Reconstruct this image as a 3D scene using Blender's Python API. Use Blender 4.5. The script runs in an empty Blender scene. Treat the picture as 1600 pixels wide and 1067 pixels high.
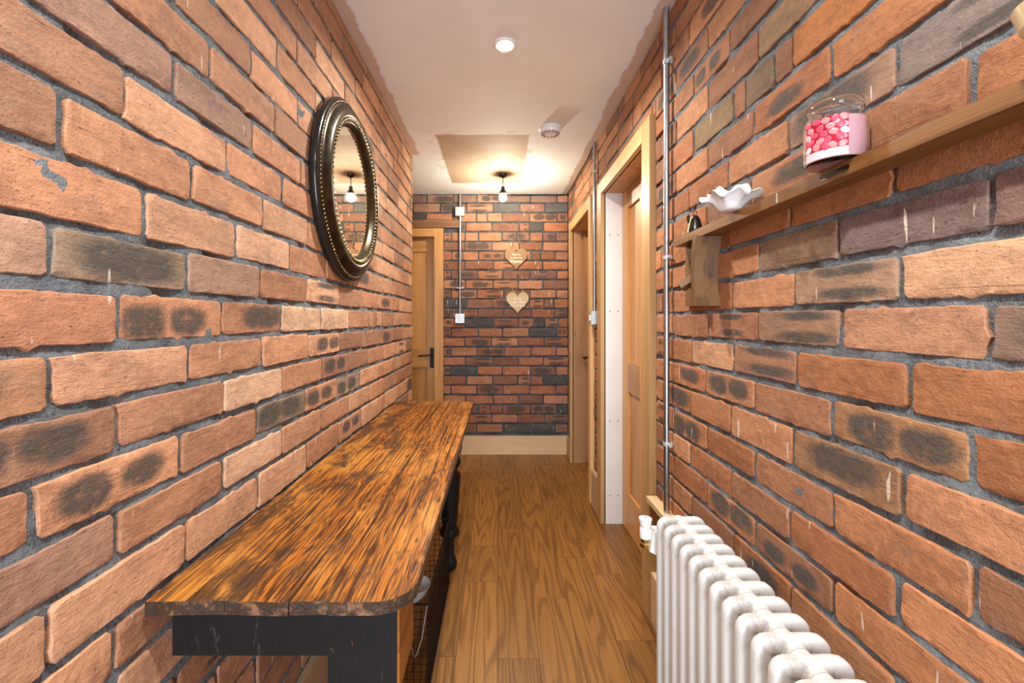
import bpy, bmesh, math, random
from mathutils import Vector, Matrix, noise
random.seed(7)
S = bpy.context.scene
C = S.collection
PI = math.pi

# ------------------------------------------------------------------ camera
F = 690.0; VX = 779.0; VY = 500.0          # focal length and vanishing point, in 1600x1067 pixels
H = 1.227                                  # eye height
XL, XR, YF, ZC = -0.598, 0.64, 4.05, 2.383 # left wall, right wall, far wall, ceiling
YEND = 3.07                                # the left wall ends here
YB = -1.75                                 # wall behind the camera
cam_d = bpy.data.cameras.new('camera'); cam = bpy.data.objects.new('camera', cam_d); C.objects.link(cam)
cam.location = (0, 0, H); cam.rotation_euler = (PI/2, 0, 0)
cam_d.sensor_width = 36; cam_d.lens = F/1600*36
cam_d.shift_x = (800-VX)/1600; cam_d.shift_y = -(533.5-VY)/1600
cam_d.clip_start = 0.02; cam_d.clip_end = 60
S.camera = cam
# ------------------------------------------------------------------ world, lights, exposure
w = bpy.data.worlds.new('world'); S.world = w; w.use_nodes = True
w.node_tree.nodes['Background'].inputs[0].default_value = (0.62, 0.74, 0.9, 1)
w.node_tree.nodes['Background'].inputs[1].default_value = 1.0
S.view_settings.view_transform = 'Standard'; S.view_settings.look = 'None'
S.view_settings.gamma = 1; S.view_settings.use_curve_mapping = False
S.view_settings.exposure = 0.06
def area(name, loc, rot, sx, sy, e, col, shape='RECTANGLE', spread=PI):
    d = bpy.data.lights.new(name, 'AREA'); d.shape = shape; d.size = sx; d.size_y = sy
    d.energy = e; d.color = col; d.spread = spread
    o = bpy.data.objects.new(name, d); C.objects.link(o); o.location = loc; o.rotation_euler = rot
    return o
# daylight through the glazed entrance door behind the camera
area('window_back_offscreen', (0.02, YB+0.005, 1.2), (PI/2, 0, 0), 0.9, 1.9, 84, (0.74, 0.88, 1.0))
WARM = (1.0, 0.95, 0.88)
DOWN = [(0.027, 0.165), (0.027, 1.855)]

# ------------------------------------------------------------------ node helpers
def mat(name):
    m = bpy.data.materials.new(name); m.use_nodes = True
    return m, m.node_tree, m.node_tree.nodes['Principled BSDF']
class N:
    def __init__(s, nt): s.nt = nt
    def new(s, t, **kw):
        n = s.nt.nodes.new(t)
        for k, v in kw.items(): setattr(n, k, v)
        return n
    def put(s, sock, v):
        if hasattr(v, 'is_linked') or hasattr(v, 'links'): s.nt.links.new(v, sock)
        elif isinstance(v, (tuple, list)) and len(v) == 3 and sock.type == 'RGBA': sock.default_value = (*v, 1)
        else: sock.default_value = v
    def m(s, op, a, b=None, c=None, clamp=False):
        n = s.new('ShaderNodeMath', operation=op, use_clamp=clamp)
        for i, v in enumerate((a, b, c)):
            if v is not None: s.put(n.inputs[i], v)
        return n.outputs[0]
    def mix(s, f, a, b, blend='MIX'):
        n = s.new('ShaderNodeMix', data_type='RGBA', blend_type=blend)
        s.put(n.inputs[0], f); s.put(n.inputs[6], a); s.put(n.inputs[7], b)
        return n.outputs[2]
    def ss(s, v, lo, hi, a=0.0, b=1.0):
        n = s.new('ShaderNodeMapRange', interpolation_type='SMOOTHSTEP')
        s.put(n.inputs[0], v); s.put(n.inputs[1], lo); s.put(n.inputs[2], hi); s.put(n.inputs[3], a); s.put(n.inputs[4], b)
        return n.outputs[0]
    def vm(s, op, a, b=None):
        n = s.new('ShaderNodeVectorMath', operation=op); s.put(n.inputs[0], a)
        if b is not None: s.put(n.inputs[1], b)
        return n.outputs[0]
    def noise(s, vec, scale, detail=3, rough=0.55, dist=0.0):
        n = s.new('ShaderNodeTexNoise'); s.put(n.inputs['Vector'], vec); n.inputs['Scale'].default_value = scale
        n.inputs['Detail'].default_value = detail; n.inputs['Roughness'].default_value = rough; n.inputs['Distortion'].default_value = dist
        return n.outputs[0]
    def vor(s, vec, scale, feature='F1', out=0, rnd=1.0):
        n = s.new('ShaderNodeTexVoronoi', feature=feature); s.put(n.inputs['Vector'], vec); n.inputs['Scale'].default_value = scale
        n.inputs['Randomness'].default_value = rnd
        return n.outputs[out]
    def xyz(s, vec):
        n = s.new('ShaderNodeSeparateXYZ'); s.put(n.inputs[0], vec); return n.outputs
    def bump(s, h, strength, dist, normal=None):
        n = s.new('ShaderNodeBump'); s.put(n.inputs['Height'], h); n.inputs['Strength'].default_value = strength
        n.inputs['Distance'].default_value = dist
        if normal is not None: s.put(n.inputs['Normal'], normal)
        return n.outputs[0]

def simple(name, col, rough=0.5, metal=0.0, noise_amt=0.0, scale=30, bump=0.0, **kw):
    m, nt, b = mat(name); n = N(nt)
    b.inputs['Roughness'].default_value = rough; b.inputs['Metallic'].default_value = metal
    for k, v in kw.items(): b.inputs[k].default_value = v
    pos = n.new('ShaderNodeTexCoord').outputs['Object']
    nz = n.noise(pos, scale, 4)
    f = n.ss(nz, 0.3, 0.75)
    dark = tuple(c*(1-noise_amt) for c in col)
    n.put(b.inputs['Base Color'], n.mix(f, dark, col))
    if bump: n.put(b.inputs['Normal'], n.bump(nz, bump, 0.002))
    return m

# --- bricks: RGB of the object colour is the fired colour of that brick, alpha picks its burn marks
def make_brick():
    m, nt, b = mat('brick_clay'); n = N(nt)
    oi = n.new('ShaderNodeObjectInfo'); tc = n.new('ShaderNodeTexCoord'); geo = n.new('ShaderNodeNewGeometry')
    off = n.vm('MULTIPLY', (37.0, 11.0, 23.0), None)
    seed = n.m('MULTIPLY', oi.outputs['Random'], 50.0)
    cx = n.new('ShaderNodeCombineXYZ'); n.put(cx.inputs[0], seed); n.put(cx.inputs[1], n.m('MULTIPLY', seed, 0.37)); n.put(cx.inputs[2], n.m('MULTIPLY', seed, 1.7))
    P = n.vm('ADD', tc.outputs['Object'], cx.outputs[0])
    Pl = n.vm('MULTIPLY', P, (0.45, 1.0, 1.0))
    big = n.noise(Pl, 16, 3, 0.6); mid = n.noise(P, 55, 4, 0.65); fine = n.noise(P, 260, 3, 0.7)
    col = oi.outputs['Color']
    drag = n.noise(n.vm('MULTIPLY', P, (0.22, 1.0, 1.3)), 60, 4, 0.7, 0.6)
    c = n.mix(n.ss(big, 0.35, 0.7), col, n.mix(1.0, col, (0.70, 0.68, 0.70), 'MULTIPLY'))
    c = n.mix(n.m('MULTIPLY', n.ss(mid, 0.42, 0.72), 0.55), c, n.mix(1.0, col, (1.28, 1.30, 1.32), 'MULTIPLY'))
    c = n.mix(n.m('MULTIPLY', n.ss(drag, 0.55, 0.75), 0.32), c, n.mix(1.0, col, (0.55, 0.52, 0.52), 'MULTIPLY'))
    ash = n.ss(n.noise(n.vm('ADD', P, (5.0, 3.0, 1.0)), 13, 4, 0.65), 0.54, 0.72)
    c = n.mix(n.m('MULTIPLY', ash, 0.40), c, (0.235, 0.17, 0.125))
    g = n.xyz(tc.outputs['Generated'])
    gx, gz = g[0], g[2]
    wob = n.m('ADD', n.m('MULTIPLY', n.m('SUBTRACT', n.noise(P, 20, 4, 0.65), 0.5), 0.9), n.m('MULTIPLY', n.m('SUBTRACT', fine, 0.5), 0.35))
    r1 = n.m('SUBTRACT', n.m('FRACT', n.m('MULTIPLY', seed, 7.31)), 0.5); r2 = n.m('SUBTRACT', n.m('FRACT', n.m('MULTIPLY', seed, 3.77)), 0.5); r3 = n.m('FRACT', n.m('MULTIPLY', seed, 5.13))
    hx = n.m('SUBTRACT', gx, n.m('MULTIPLY', r1, 0.22)); hz = n.m('SUBTRACT', gz, n.m('MULTIPLY', r2, 0.16)); grow = n.m('ADD', 0.75, n.m('MULTIPLY', r3, 0.5))
    def blob(x0, z0, rx, rz, soft):
        dx = n.m('DIVIDE', n.m('SUBTRACT', hx, x0), n.m('MULTIPLY', grow, rx)); dz = n.m('DIVIDE', n.m('SUBTRACT', hz, z0), n.m('MULTIPLY', grow, rz))
        d = n.m('SQRT', n.m('ADD', n.m('POWER', n.m('ABSOLUTE', dx), 2.6), n.m('POWER', n.m('ABSOLUTE', dz), 2.6)))
        return n.ss(n.m('ADD', d, wob), 1.0+soft*0.5, 1.0-soft*1.1, 0.0, 1.0)
    a = oi.outputs['Alpha']
    def pick(v): return n.m('COMPARE', a, v, 0.05)
    one = n.m('MULTIPLY', blob(0.55, 0.5, 0.36, 0.40, 0.45), pick(0.25))
    two = n.m('MULTIPLY', n.m('MAXIMUM', blob(0.29, 0.5, 0.2, 0.36, 0.4), blob(0.70, 0.52, 0.2, 0.34, 0.4)), pick(0.5))
    band = n.m('MULTIPLY', n.m('MAXIMUM', blob(0.56, 0.2, 0.36, 0.17, 0.55), blob(0.52, 0.78, 0.34, 0.15, 0.55)), pick(0.75))
    burn = n.m('MAXIMUM', n.m('MAXIMUM', one, two), band)
    burn = n.m('MULTIPLY', burn, n.ss(mid, 0.2, 0.55, 0.45, 0.92))
    c = n.mix(burn, c, (0.068, 0.062, 0.055))
    # paler fired rim
    ex = n.m('MINIMUM', gx, n.m('SUBTRACT', 1.0, gx)); ez = n.m('MINIMUM', gz, n.m('SUBTRACT', 1.0, gz))
    rim = n.m('MAXIMUM', n.ss(ex, 0.03, 0.0), n.ss(ez, 0.09, 0.0))
    c = n.mix(n.m('MULTIPLY', rim, 0.20), c, n.mix(1.0, col, (1.25, 1.25, 1.25), 'MULTIPLY'))
    pits = n.ss(n.noise(n.vm('MULTIPLY', P, (0.6, 1, 1.4)), 150, 4, 0.75), 0.63, 0.70)
    c = n.mix(n.m('MULTIPLY', pits, 0.65), c, (0.045, 0.028, 0.02))
    # limewash splashes: short runs down the face
    wp = n.vm('MULTIPLY', geo.outputs['Position'], (70, 70, 9))
    spl = n.ss(n.noise(wp, 1.0, 1.5, 0.4), 0.735, 0.76)
    c = n.mix(n.m('MULTIPLY', spl, 0.8), c, (0.62, 0.55, 0.46))
    n.put(b.inputs['Base Color'], c); b.inputs['Roughness'].default_value = 0.82
    b.inputs['Specular IOR Level'].default_value = 0.25
    hgt = n.m('ADD', n.m('ADD', n.m('ADD', n.m('MULTIPLY', big, 0.8), n.m('MULTIPLY', drag, -0.45)), n.m('MULTIPLY', mid, 0.7)), n.m('SUBTRACT', n.m('MULTIPLY', fine, 0.35), n.m('MULTIPLY', pits, 0.7)))
    n.put(b.inputs['Normal'], n.bump(hgt, 0.75, 0.005))
    return m
def make_mortar(name, col, col2):
    m, nt, b = mat(name); n = N(nt)
    P = n.new('ShaderNodeTexCoord').outputs['Object']
    a = n.noise(P, 14, 4, 0.6); f = n.noise(P, 130, 4, 0.7)
    c = n.mix(n.ss(a, 0.3, 0.7), col, col2)
    c = n.mix(n.m('MULTIPLY', n.ss(f, 0.55, 0.8), 0.6), c, tuple(min(1, x*2.0) for x in col2))
    c = n.mix(n.m('MULTIPLY', n.ss(f, 0.42, 0.3), 0.8), c, (0.012, 0.012, 0.012))
    n.put(b.inputs['Base Color'], c); b.inputs['Roughness'].default_value = 0.9
    b.inputs['Specular IOR Level'].default_value = 0.2
    n.put(b.inputs['Normal'], n.bump(n.m('ADD', a, f), 0.9, 0.006))
    return m
def make_wood(name, c1, c2, axis=2, scale=9.0, rings=26.0, rough=0.4, knots=0.0, stretch=0.07, coat=0.0, bump=0.25):
    """c1 early wood, c2 late wood; the grain runs along axis"""
    m, nt, b = mat(name); n = N(nt)
    tc = n.new('ShaderNodeTexCoord'); oi = n.new('ShaderNodeObjectInfo')
    seed = n.m('MULTIPLY', oi.outputs['Random'], 40.0)
    cx = n.new('ShaderNodeCombineXYZ')
    for i in range(3): n.put(cx.inputs[i], n.m('MULTIPLY', seed, (1.0, 0.61, 0.83)[i]))
    P = n.vm('ADD', tc.outputs['Object'], cx.outputs[0])
    sc = [1.0, 1.0, 1.0]; sc[axis] = stretch
    Q = n.vm('MULTIPLY', P, tuple(sc))
    nz = n.noise(Q, scale, 2.5, 0.45)
    r = n.m('SINE', n.m('MULTIPLY', nz, rings*3.0))
    fib = n.noise(n.vm('MULTIPLY', P, tuple(1.0 if i != axis else 0.025 for i in range(3))), 220, 3, 0.6)
    f = n.m('ADD', n.m('MULTIPLY', n.ss(r, -0.2, 1.0), 0.55), n.m('MULTIPLY', n.ss(fib, 0.3, 0.7), 0.45))
    tone = n.m('ADD', 0.76, n.m('MULTIPLY', oi.outputs['Random'], 0.44))
    c = n.mix(f, c1, c2)
    blot = n.ss(n.noise(Q, 3.0, 3), 0.35, 0.75)
    c = n.mix(n.m('MULTIPLY', blot, 0.35), c, c2)
    if knots:
        kd = n.vor(n.vm('MULTIPLY', P, tuple(1.0 if i != axis else 0.45 for i in range(3))), 5.0)
        c = n.mix(n.m('MULTIPLY', n.ss(kd, 0.10, 0.04), knots), c, tuple(x*0.25 for x in c2))
    hs = n.new('ShaderNodeHueSaturation'); n.put(hs.inputs['Color'], c); n.put(hs.inputs['Value'], tone)
    n.put(b.inputs['Base Color'], hs.outputs[0])
    n.put(b.inputs['Roughness'], n.m('ADD', rough, n.m('MULTIPLY', n.m('SUBTRACT', fib, 0.5), 0.2)))
    b.inputs['Coat Weight'].default_value = coat; b.inputs['Coat Roughness'].default_value = 0.25
    if bump: n.put(b.inputs['Normal'], n.bump(n.m('MULTIPLY', f, -1.0), bump, 0.0012))
    return m
def make_tabletop():
    m, nt, b = mat('worn_varnished_pine'); n = N(nt)
    tc = n.new('ShaderNodeTexCoord'); oi = n.new('ShaderNodeObjectInfo')
    P = n.vm('ADD', tc.outputs['Object'], n.vm('MULTIPLY', oi.outputs['Location'], (0, 0, 0)))
    Q = n.vm('MULTIPLY', P, (1.0, 0.05, 1.0))
    grain = n.noise(n.vm('MULTIPLY', P, (1.0, 0.022, 1.0)), 190, 4, 0.65); wide = n.noise(n.vm('MULTIPLY', P, (1, 0.09, 1)), 15, 3, 0.6)
    ring = n.m('SINE', n.m('MULTIPLY', wide, 120.0))
    c = n.mix(n.ss(n.m('ADD', n.m('MULTIPLY', grain, 0.8), n.m('MULTIPLY', ring, 0.08)), 0.26, 0.56), (0.050, 0.014, 0.003), (0.43, 0.138, 0.014))
    amber = n.ss(n.noise(n.vm('MULTIPLY', P, (1, 0.45, 1)), 7, 3, 0.6), 0.45, 0.68)  # brighter orange patches of the wood, spread by noise
    c = n.mix(n.m('MULTIPLY', n.m('MULTIPLY', amber, n.ss(grain, 0.3, 0.6)), 0.75), c, (0.60, 0.26, 0.045))
    # old dark stain, blotchy
    st = n.noise(n.vm('MULTIPLY', P, (1, 0.4, 1)), 11, 5, 0.72, 0.4)
    stain = n.ss(n.m('ADD', st, n.m('MULTIPLY', n.m('SUBTRACT', -0.40, n.xyz(P)[0]), 0.35)), 0.50, 0.65)
    c = n.mix(n.m('MULTIPLY', stain, 0.88), c, (0.035, 0.014, 0.005))
    dots = n.m('MAXIMUM', n.ss(n.vor(P, 13.0), 0.15, 0.09), n.ss(n.vor(n.vm('MULTIPLY', P, (1, 0.35, 1)), 31.0), 0.17, 0.08)); dsel = n.ss(n.noise(P, 7, 2), 0.44, 0.54)
    c = n.mix(n.m('MULTIPLY', n.m('MULTIPLY', dots, dsel), 0.85), c, (0.02, 0.012, 0.008))
    # knife cuts: thin ridged noise at two slants
    def cuts(rot, sc):
        mp = n.new('ShaderNodeMapping'); n.put(mp.inputs['Vector'], P); mp.inputs['Rotation'].default_value = (0, 0, rot); mp.inputs['Scale'].default_value = (1, 0.07, 1)
        v = n.noise(mp.outputs[0], sc, 2, 0.5)
        return n.ss(n.m('ABSOLUTE', n.m('SUBTRACT', v, 0.5)), 0.006, 0.0)
    sel = n.ss(n.noise(P, 5, 2), 0.46, 0.6)
    cut = n.m('MULTIPLY', n.m('MAXIMUM', cuts(0.5, 36), n.m('MAXIMUM', cuts(-0.35, 30), cuts(0.1, 48))), n.m('MAXIMUM', sel, 0.25))
    c = n.mix(n.m('MULTIPLY', cut, 0.8), c, (0.03, 0.012, 0.004))
    crack = n.ss(n.noise(n.vm('MULTIPLY', P, (1, 0.02, 1)), 60, 2, 0.5), 0.64, 0.68)
    c = n.mix(n.m('MULTIPLY', crack, 0.8), c, (0.02, 0.008, 0.003))
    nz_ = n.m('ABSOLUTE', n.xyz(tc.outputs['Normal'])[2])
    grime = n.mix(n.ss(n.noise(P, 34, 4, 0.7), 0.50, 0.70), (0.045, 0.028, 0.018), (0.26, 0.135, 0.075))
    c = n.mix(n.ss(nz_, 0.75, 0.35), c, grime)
    n.put(b.inputs['Base Color'], c)
    n.put(b.inputs['Roughness'], n.m('ADD', 0.30, n.m('MULTIPLY', stain, 0.2)))
    b.inputs['Specular IOR Level'].default_value = 0.4
    h = n.m('SUBTRACT', n.m('ADD', n.m('MULTIPLY', grain, 0.6), n.m('MULTIPLY', st, 0.5)), n.m('ADD', cut, n.m('MULTIPLY', crack, 0.8)))
    n.put(b.inputs['Normal'], n.bump(h, 0.7, 0.003))
    return m
def make_wornblack(name='worn_black_paint'):
    m, nt, b = mat(name); n = N(nt)
    P = n.new('ShaderNodeTexCoord').outputs['Object']; geo = n.new('ShaderNodeNewGeometry')
    f = n.noise(n.vm('MULTIPLY', P, (1, 1, 0.25)), 45, 5, 0.75)
    wear = n.ss(f, 0.60, 0.74)
    bare = n.ss(n.noise(n.vm('MULTIPLY', P, (1, 1, 0.3)), 38, 5, 0.8), 0.68, 0.72)
    c = n.mix(n.m('MULTIPLY', wear, 0.36), (0.007, 0.0068, 0.0075), (0.22, 0.21, 0.2))
    c = n.mix(n.m('MULTIPLY', bare, 0.8), c, (0.22, 0.085, 0.035))
    n.put(b.inputs['Base Color'], c); b.inputs['Roughness'].default_value = 0.55
    b.inputs['Specular IOR Level'].default_value = 0.3
    n.put(b.inputs['Normal'], n.bump(f, 0.35, 0.002))
    return m
def make_ceiling():
    m, nt, b = mat('bare_plaster_ceiling'); n = N(nt)
    P = n.new('ShaderNodeNewGeometry').outputs['Position']
    x, y, z = n.xyz(P)
    wob = n.m('MULTIPLY', n.m('SUBTRACT', n.noise(P, 7, 5, 0.7), 0.5), 0.075)
    a = n.noise(P, 2.2, 4, 0.6)
    c = n.mix(n.ss(a, 0.35, 0.7), (0.84, 0.86, 0.87), (0.80, 0.81, 0.81))
    seam = n.ss(n.m('ABSOLUTE', n.m('ADD', n.m('ADD', x, 0.05), wob)), 0.10, 0.03)
    c = n.mix(n.m('MULTIPLY', seam, 0.3), c, (0.87, 0.885, 0.895))
    pink = (0.60, 0.47, 0.385)
    eL = n.ss(n.m('ADD', n.m('SUBTRACT', x, XL), wob), 0.052, 0.040); eR = n.ss(n.m('ADD', n.m('SUBTRACT', XR, x), wob), 0.062, 0.048)
    c = n.mix(n.m('MAXIMUM', n.m('MULTIPLY', eL, n.ss(y, 3.12, 3.06)), eR), c, pink)
    px = n.m('SUBTRACT', n.m('ABSOLUTE', n.m('ADD', x, 0.10)), 0.29); py = n.m('SUBTRACT', n.m('ABSOLUTE', n.m('SUBTRACT', y, 3.24)), 0.48)
    d = n.m('ADD', n.m('MAXIMUM', px, py), n.m('MULTIPLY', wob, 0.45))
    patch = n.ss(d, 0.012, -0.004)
    c = n.mix(patch, c, n.mix(n.ss(a, 0.3, 0.7), (0.50, 0.375, 0.275), (0.42, 0.30, 0.21)))
    smear = n.m('MULTIPLY', n.ss(n.m('ABSOLUTE', d), 0.09, 0.0), n.ss(n.noise(P, 9, 5, 0.7), 0.46, 0.62))
    c = n.mix(n.m('MULTIPLY', smear, 0.6), c, (0.47, 0.34, 0.25))
    n.put(b.inputs['Base Color'], c); b.inputs['Roughness'].default_value = 0.75
    n.put(b.inputs['Normal'], n.bump(n.m('ADD', a, n.m('MULTIPLY', patch, 0.2)), 0.15, 0.004))
    return m
def make_radpaint():
    m, nt, b = mat('grubby_white_enamel'); n = N(nt)
    P = n.new('ShaderNodeTexCoord').outputs['Object']
    x, y, z = n.xyz(P)
    f = n.noise(n.vm('MULTIPLY', P, (1, 1, 0.6)), 15, 5, 0.62)
    top = n.ss(z, 0.57, 0.62)
    c = n.mix(n.m('MULTIPLY', n.ss(f, 0.48, 0.70), n.m('ADD', 0.10, n.m('MULTIPLY', top, 0.55))), (0.66, 0.655, 0.635), (0.15, 0.135, 0.115))
    n.put(b.inputs['Base Color'], c); b.inputs['Roughness'].default_value = 0.38
    return m
def make_beans():
    m, nt, b = mat('jelly_bean_print'); n = N(nt)
    P = n.new('ShaderNodeTexCoord').outputs['UV']
    Q = n.vm('MULTIPLY', P, (5.0, 5.5, 1.0))
    v = n.new('ShaderNodeTexVoronoi', feature='F1'); n.put(v.inputs['Vector'], Q); v.inputs['Scale'].default_value = 1.0; v.inputs['Randomness'].default_value = 0.8
    r = n.xyz(v.outputs['Color'])
    k = n.new('ShaderNodeValToRGB'); n.put(k.inputs[0], r[0])
    k.color_ramp.interpolation = 'CONSTANT'
    e = k.color_ramp.elements; e[0].position = 0; e[0].color = (0.62, 0.05, 0.09, 1); e[1].position = 0.45; e[1].color = (0.70, 0.13, 0.2, 1)
    for p, cc in ((0.62, (0.74, 0.25, 0.32, 1)), (0.84, (0.76, 0.44, 0.48, 1))):
        q = e.new(p); q.color = cc
    c = n.mix(n.ss(v.outputs['Distance'], 0.34, 0.52), k.outputs[0], (0.30, 0.006, 0.02))
    n.put(b.inputs['Base Color'], c); b.inputs['Roughness'].default_value = 0.25
    return m
def glass(name, col=(1, 1, 1), rough=0.0, ior=1.45):
    m, nt, b = mat(name)
    b.inputs['Base Color'].default_value = (*col, 1); b.inputs['Roughness'].default_value = rough
    b.inputs['Transmission Weight'].default_value = 1.0; b.inputs['IOR'].default_value = ior
    return m
def emit(name, col, s):
    m, nt, b = mat(name); b.inputs['Base Color'].default_value = (0, 0, 0, 1)
    b.inputs['Emission Color'].default_value = (*col, 1); b.inputs['Emission Strength'].default_value = s
    return m

M = {}
M['brick'] = make_brick()
M['mortar'] = make_mortar('grey_mortar', (0.098, 0.114, 0.128), (0.20, 0.225, 0.245))
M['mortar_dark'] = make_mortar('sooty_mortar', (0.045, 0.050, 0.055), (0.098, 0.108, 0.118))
M['ceiling'] = make_ceiling()
M['oak'] = make_wood('oak_floor', (0.285, 0.126, 0.026), (0.125, 0.047, 0.008), axis=1, scale=7, rings=34, rough=0.36, stretch=0.075, bump=0.4)
M['gap'] = simple('floor_gap', (0.03, 0.015, 0.008), 0.8)
M['pine_v'] = make_wood('door_pine_upright', (0.62, 0.33, 0.115), (0.47, 0.215, 0.062), axis=2, scale=7, rings=9, rough=0.38, bump=0.08)
M['pine_hy'] = make_wood('door_pine_cross', (0.62, 0.33, 0.115), (0.47, 0.215, 0.062), axis=1, scale=7, rings=9, rough=0.38, bump=0.08)
M['pine_hx'] = make_wood('door_pine_cross_far', (0.62, 0.33, 0.115), (0.47, 0.215, 0.062), axis=0, scale=7, rings=9, rough=0.38, bump=0.08)
M['arch_v'] = make_wood('architrave_upright', (0.62, 0.385, 0.17), (0.50, 0.285, 0.11), axis=2, scale=7, rings=8, rough=0.42, bump=0.08)
M['arch_hy'] = make_wood('architrave_head', (0.62, 0.385, 0.17), (0.50, 0.285, 0.11), axis=1, scale=7, rings=8, rough=0.42, bump=0.08)
M['knotty'] = make_wood('knotty_pine', (0.56, 0.34, 0.18), (0.42, 0.22, 0.10), axis=2, scale=8, rings=10, rough=0.5, knots=0.8)
M['skirt_x'] = make_wood('pale_skirting_far', (0.62, 0.45, 0.27), (0.54, 0.36, 0.20), axis=0, scale=5, rings=6, rough=0.5, bump=0.08)
M['skirt_y'] = make_wood('pale_skirting', (0.62, 0.45, 0.27), (0.54, 0.36, 0.20), axis=1, scale=5, rings=6, rough=0.5, bump=0.08)
M['oldbeam'] = make_wood('old_lintel', (0.36, 0.18, 0.08), (0.2, 0.09, 0.04), axis=0, scale=9, rings=10, rough=0.7)
M['level'] = make_wood('old_level_wood', (0.235, 0.108, 0.031), (0.105, 0.044, 0.012), axis=1, scale=14, rings=9, rough=0.42)
M['plane'] = make_wood('old_plane_beech', (0.22, 0.115, 0.042), (0.085, 0.042, 0.018), axis=2, scale=14, rings=10, rough=0.45)
M['tabletop'] = make_tabletop()
M['black'] = make_wornblack()
M['legwood'] = make_wood('table_side_varnish', (0.36, 0.125, 0.02), (0.15, 0.045, 0.008), axis=1, scale=12, rings=12, rough=0.35)
M['whiteboard'] = simple('white_painted_lining', (0.80, 0.80, 0.79), 0.45, noise_amt=0.06, scale=6)
M['steel'] = simple('galvanised_steel', (0.50, 0.53, 0.56), 0.34, 1.0, 0.2, 60)
M['zinc'] = simple('zinc_box', (0.62, 0.65, 0.67), 0.42, 0.6, 0.15, 50)
M['iron'] = simple('black_iron', (0.015, 0.016, 0.018), 0.45, 0.3, 0.2)
M['wire'] = simple('black_wire', (0.012, 0.012, 0.014), 0.35, 0.5)
M['enamel'] = make_radpaint()
M['whiteplastic'] = simple('white_plastic', (0.82, 0.82, 0.81), 0.3, noise_amt=0.03)
M['greyhole'] = simple('vent_slot', (0.25, 0.24, 0.22), 0.6)
M['brass'] = simple('brass', (0.70, 0.48, 0.16), 0.28, 1.0, 0.2, 60)
M['bronze'] = simple('antique_bronze', (0.075, 0.056, 0.030), 0.30, 0.8, 0.6, 26, 0.3)
M['gold'] = simple('rubbed_gilt', (0.46, 0.37, 0.21), 0.30, 0.9, 0.7, 90, 0.4)
M['ebony'] = simple('ebonised_rim', (0.02, 0.018, 0.018), 0.18, 0.2, 0.3)
M['mirror'] = simple('silvered_glass', (0.83, 0.80, 0.74), 0.015, 1.0)
M['ply'] = make_wood('heart_ply_tan', (0.34, 0.19, 0.085), (0.27, 0.145, 0.06), axis=0, scale=9, rings=4, rough=0.6)
M['ply2'] = make_wood('heart_ply_pale', (0.56, 0.44, 0.28), (0.49, 0.37, 0.22), axis=0, scale=9, rings=4, rough=0.6)
M['twine'] = simple('jute_twine', (0.42, 0.28, 0.14), 0.9, noise_amt=0.3, scale=200)
M['letters'] = simple('white_lettering', (0.85, 0.83, 0.78), 0.6)
M['porcelain'] = simple('white_porcelain', (0.84, 0.85, 0.85), 0.12, noise_amt=0.02)
M['cream'] = simple('cream_glaze', (0.78, 0.70, 0.46), 0.2, noise_amt=0.1)
M['jarglass'] = glass('clear_jar_glass')
M['pane'] = glass('door_glazing', rough=0.1)
M['wax'] = simple('pink_wax', (0.86, 0.50, 0.56), 0.35, noise_amt=0.03, **{'Subsurface Weight': 0.2})
M['beans'] = make_beans()
M['pewter'] = simple('dark_pewter', (0.10, 0.095, 0.09), 0.28, 1.0, 0.5, 40)
M['bulb'] = emit('lamp_glow', (1.0, 0.88, 0.68), 900)
M['plaster'] = simple('plain_plaster', (0.55, 0.48, 0.42), 0.85, noise_amt=0.12, scale=4)

# ------------------------------------------------------------------ object helpers
def tag(o, label=None, cat=None, group=None, kind=None):
    if label: o['label'] = label
    if cat: o['category'] = cat
    if group: o['group'] = group
    if kind: o['kind'] = kind
    return o
def root(name, loc, label=None, cat=None, group=None, kind=None):
    o = bpy.data.objects.new(name, None); C.objects.link(o); o.location = loc; o.empty_display_size = 0.05
    return tag(o, label, cat, group, kind)
def wmat(o):
    m = o.matrix_basis.copy()
    if o.parent: m = wmat(o.parent) @ o.matrix_parent_inverse @ m
    return m
def link(name, me, parent=None):
    o = bpy.data.objects.new(name, me); C.objects.link(o)
    if parent:
        o.parent = parent; o.matrix_parent_inverse = wmat(parent).inverted()
    return o
def obj(name, bm, m, parent=None, smooth=False, bevel=0.0, seg=2):
    if bevel:
        bmesh.ops.bevel(bm, geom=[e for e in bm.edges if len(e.link_faces) == 2 and e.calc_face_angle(0) > 0.5], offset=bevel, segments=seg, affect='EDGES', profile=0.6)
    me = bpy.data.meshes.new(name); bmesh.ops.recalc_face_normals(bm, faces=bm.faces); bm.to_mesh(me); bm.free()
    for p in me.polygons: p.use_smooth = bool(smooth)
    me.materials.append(M[m] if isinstance(m, str) else m)
    o = link(name, me, parent)
    if smooth and smooth != 'all':
        me.set_sharp_from_angle(angle=0.7)
    return o
def box(bm, x0, x1, y0, y1, z0, z1):
    v = [bm.verts.new((x, y, z)) for x in (x0, x1) for y in (y0, y1) for z in (z0, z1)]
    for f in ((0, 1, 3, 2), (4, 6, 7, 5), (0, 4, 5, 1), (2, 3, 7, 6), (0, 2, 6, 4), (1, 5, 7, 3)):
        bm.faces.new([v[i] for i in f])
    return bm
def B(*a): return box(bmesh.new(), *a)
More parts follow.
